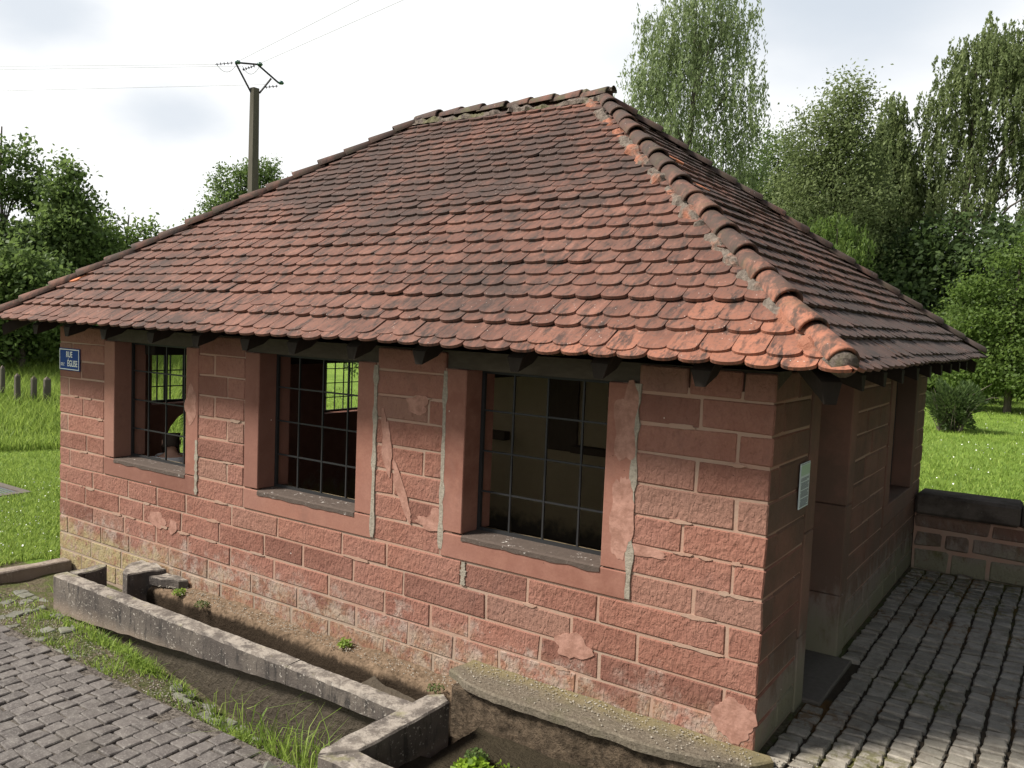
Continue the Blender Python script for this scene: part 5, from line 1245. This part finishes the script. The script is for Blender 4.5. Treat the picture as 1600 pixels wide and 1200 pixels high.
plant('dark_weed', 'darker bushy weed behind the lime green one in the basin', -1.56, -.74, -.29, 300, .09, .016, M['leaf_mid'], 1.0)
n_ = 7000; x = rng.uniform(-1.45, -.2, n_); y = -1.0 + rng.normal(size=n_) * .17; k = (y < -.62) & (y > -1.4); P_ = np.stack([x[k], y[k], np.full(k.sum(), -.285) + .02 * rng.uniform(size=k.sum())], 1)
V, F = leafcloud(P_, .016, 1.2); o = bigmesh('basin_moss', V, F, M['lime'], tint=rng.uniform(0, .6, len(P_))); tag(o, 'carpet of bright moss across the basin floor', 'moss', kind='stuff')

# ------------------------------------------------------------------ person inside, seen through the left window
def skin_body(name, pts, edges, radii, mat, parent, sub=2):
    me = bpy.data.meshes.new(name); bm = bmesh.new(); ly = bm.verts.layers.skin.verify()
    bv = [bm.verts.new(p) for p in pts]
    for a_, b_ in edges: bm.edges.new((bv[a_], bv[b_]))
    for i, r_ in enumerate(radii): bv[i][ly].radius = r_ if isinstance(r_, tuple) else (r_, r_); bv[i][ly].use_root = (i == 0)
    bm.to_mesh(me); bm.free(); me.materials.append(mat); o = link(bpy.data.objects.new(name, me), parent)
    md = o.modifiers.new('Skin', 'SKIN'); md.use_smooth_shade = True; sb_ = o.modifiers.new('Sub', 'SUBSURF'); sb_.levels = sub; sb_.render_levels = sub
    return o
pe = empty('person', (-6.95, .62, -.58)); pe.rotation_euler.z = R(52)
tag(pe, 'person with short dark hair and a pale grey T-shirt seen through the left window', 'person')
# local frame: facing +y, x right; feet at z 0
J_ = dict(pel=(0, 0, .95), wai=(0, 0, 1.12), che=(0, .01, 1.34), sho=(0, .0, 1.45), nec=(0, .01, 1.54), hea=(0, .03, 1.62), top=(0, .02, 1.72), lsh=(-.18, 0, 1.43), lel=(-.235, -.02, 1.14), lwr=(-.23, .08, .90), lha=(-.225, .10, .82),
          rsh=(.18, 0, 1.43), rel=(.235, -.02, 1.14), rwr=(.23, .08, .90), rha=(.225, .10, .82), lhi=(-.10, 0, .90), lkn=(-.10, .01, .49), lan=(-.10, -.02, .09), lto=(-.11, .13, .03), rhi=(.10, 0, .90), rkn=(.10, .01, .49), ran=(.10, -.02, .09), rto=(.11, .13, .03))
nm = list(J_); E_ = [('pel', 'wai'), ('wai', 'che'), ('che', 'sho'), ('sho', 'nec'), ('nec', 'hea'), ('hea', 'top'), ('sho', 'lsh'), ('lsh', 'lel'), ('lel', 'lwr'), ('lwr', 'lha'), ('sho', 'rsh'), ('rsh', 'rel'), ('rel', 'rwr'), ('rwr', 'rha'), ('pel', 'lhi'), ('lhi', 'lkn'), ('lkn', 'lan'), ('lan', 'lto'), ('pel', 'rhi'), ('rhi', 'rkn'), ('rkn', 'ran'), ('ran', 'rto')]
RD = dict(pel=(.145, .105), wai=(.135, .10), che=(.155, .11), sho=(.12, .085), nec=.052, hea=(.085, .098), top=(.07, .085), lsh=.055, lel=.042, lwr=.028, lha=(.036, .018), rsh=.055, rel=.042, rwr=.028, rha=(.036, .018), lhi=.085, lkn=.058, lan=.042, lto=.035, rhi=.085, rkn=.058, ran=.042, rto=.035)
skin_body('body', [J_[k] for k in nm], [(nm.index(a_), nm.index(b_)) for a_, b_ in E_], [RD[k] for k in nm], M['skin'], pe)
sn = ['che', 'wai', 'pel', 'sho', 'lsh', 'lel', 'rsh', 'rel']; sp_ = dict(J_); sp_['lel'] = (-.222, -.01, 1.24); sp_['rel'] = (.222, -.01, 1.24); sp_['pel'] = (0, 0, .92)
skin_body('shirt', [sp_[k] for k in sn], [(0, 1), (1, 2), (0, 3), (3, 4), (4, 5), (3, 6), (6, 7)], [(.185, .14), (.165, .13), (.17, .135), (.165, .118), .095, .075, .095, .075], M['shirt'], pe)
tn = ['pel', 'lhi', 'lkn', 'lan', 'rhi', 'rkn', 'ran']; skin_body('trousers', [J_[k] for k in tn], [(0, 1), (1, 2), (2, 3), (0, 4), (4, 5), (5, 6)], [(.155, .118), .10, .075, .062, .10, .075, .062], M['trousers'], pe)
skin_body('hair', [(0, -.008, 1.655), (0, .0, 1.73), (0, -.04, 1.60)], [(0, 1), (0, 2)], [(.094, .10), (.078, .085), (.07, .06)], M['hair'], pe)
for s__ in (-1, 1):
    b = MB(); b.box((s__ * .105 - .045, -.07, 0), (s__ * .105 + .045, .19, .075), .02)
    me = mesh('shoe', b.v, b.f, M['shoe']); link(bpy.data.objects.new('shoe', me), pe)
    me = mesh('ear', *rbox((s__ * .092 - .008, -.0, 1.615), (s__ * .092 + .008, .035, 1.675), .006), M['skin']); link(bpy.data.objects.new('ear', me), pe)
    for f_ in range(5):     # fingers, thumb on the inner side
        x0_ = s__ * .225 + (f_ - 1.5) * .018 if f_ < 4 else s__ * .225 - s__ * .03
        l_ = [.065, .075, .072, .055, .05][f_]; y0_ = .10 if f_ < 4 else .12
        fb_ = MB().tube([(x0_, y0_, .80 if f_ < 4 else .84), (x0_, y0_ + .012, .80 - l_ * .5 if f_ < 4 else .80), (x0_, y0_ + .03, .80 - l_ if f_ < 4 else .775)], [.009, .0085, .006], 6)
        me = mesh('finger', fb_.v, fb_.f, M['skin'], True); link(bpy.data.objects.new('finger', me), pe)
me = mesh('nose', [(-.015, .115, 1.625), (.015, .115, 1.625), (0, .145, 1.622), (0, .118, 1.665)], [(0, 2, 3), (2, 1, 3), (0, 1, 2), (0, 3, 1)], M['skin']); link(bpy.data.objects.new('nose', me), pe)
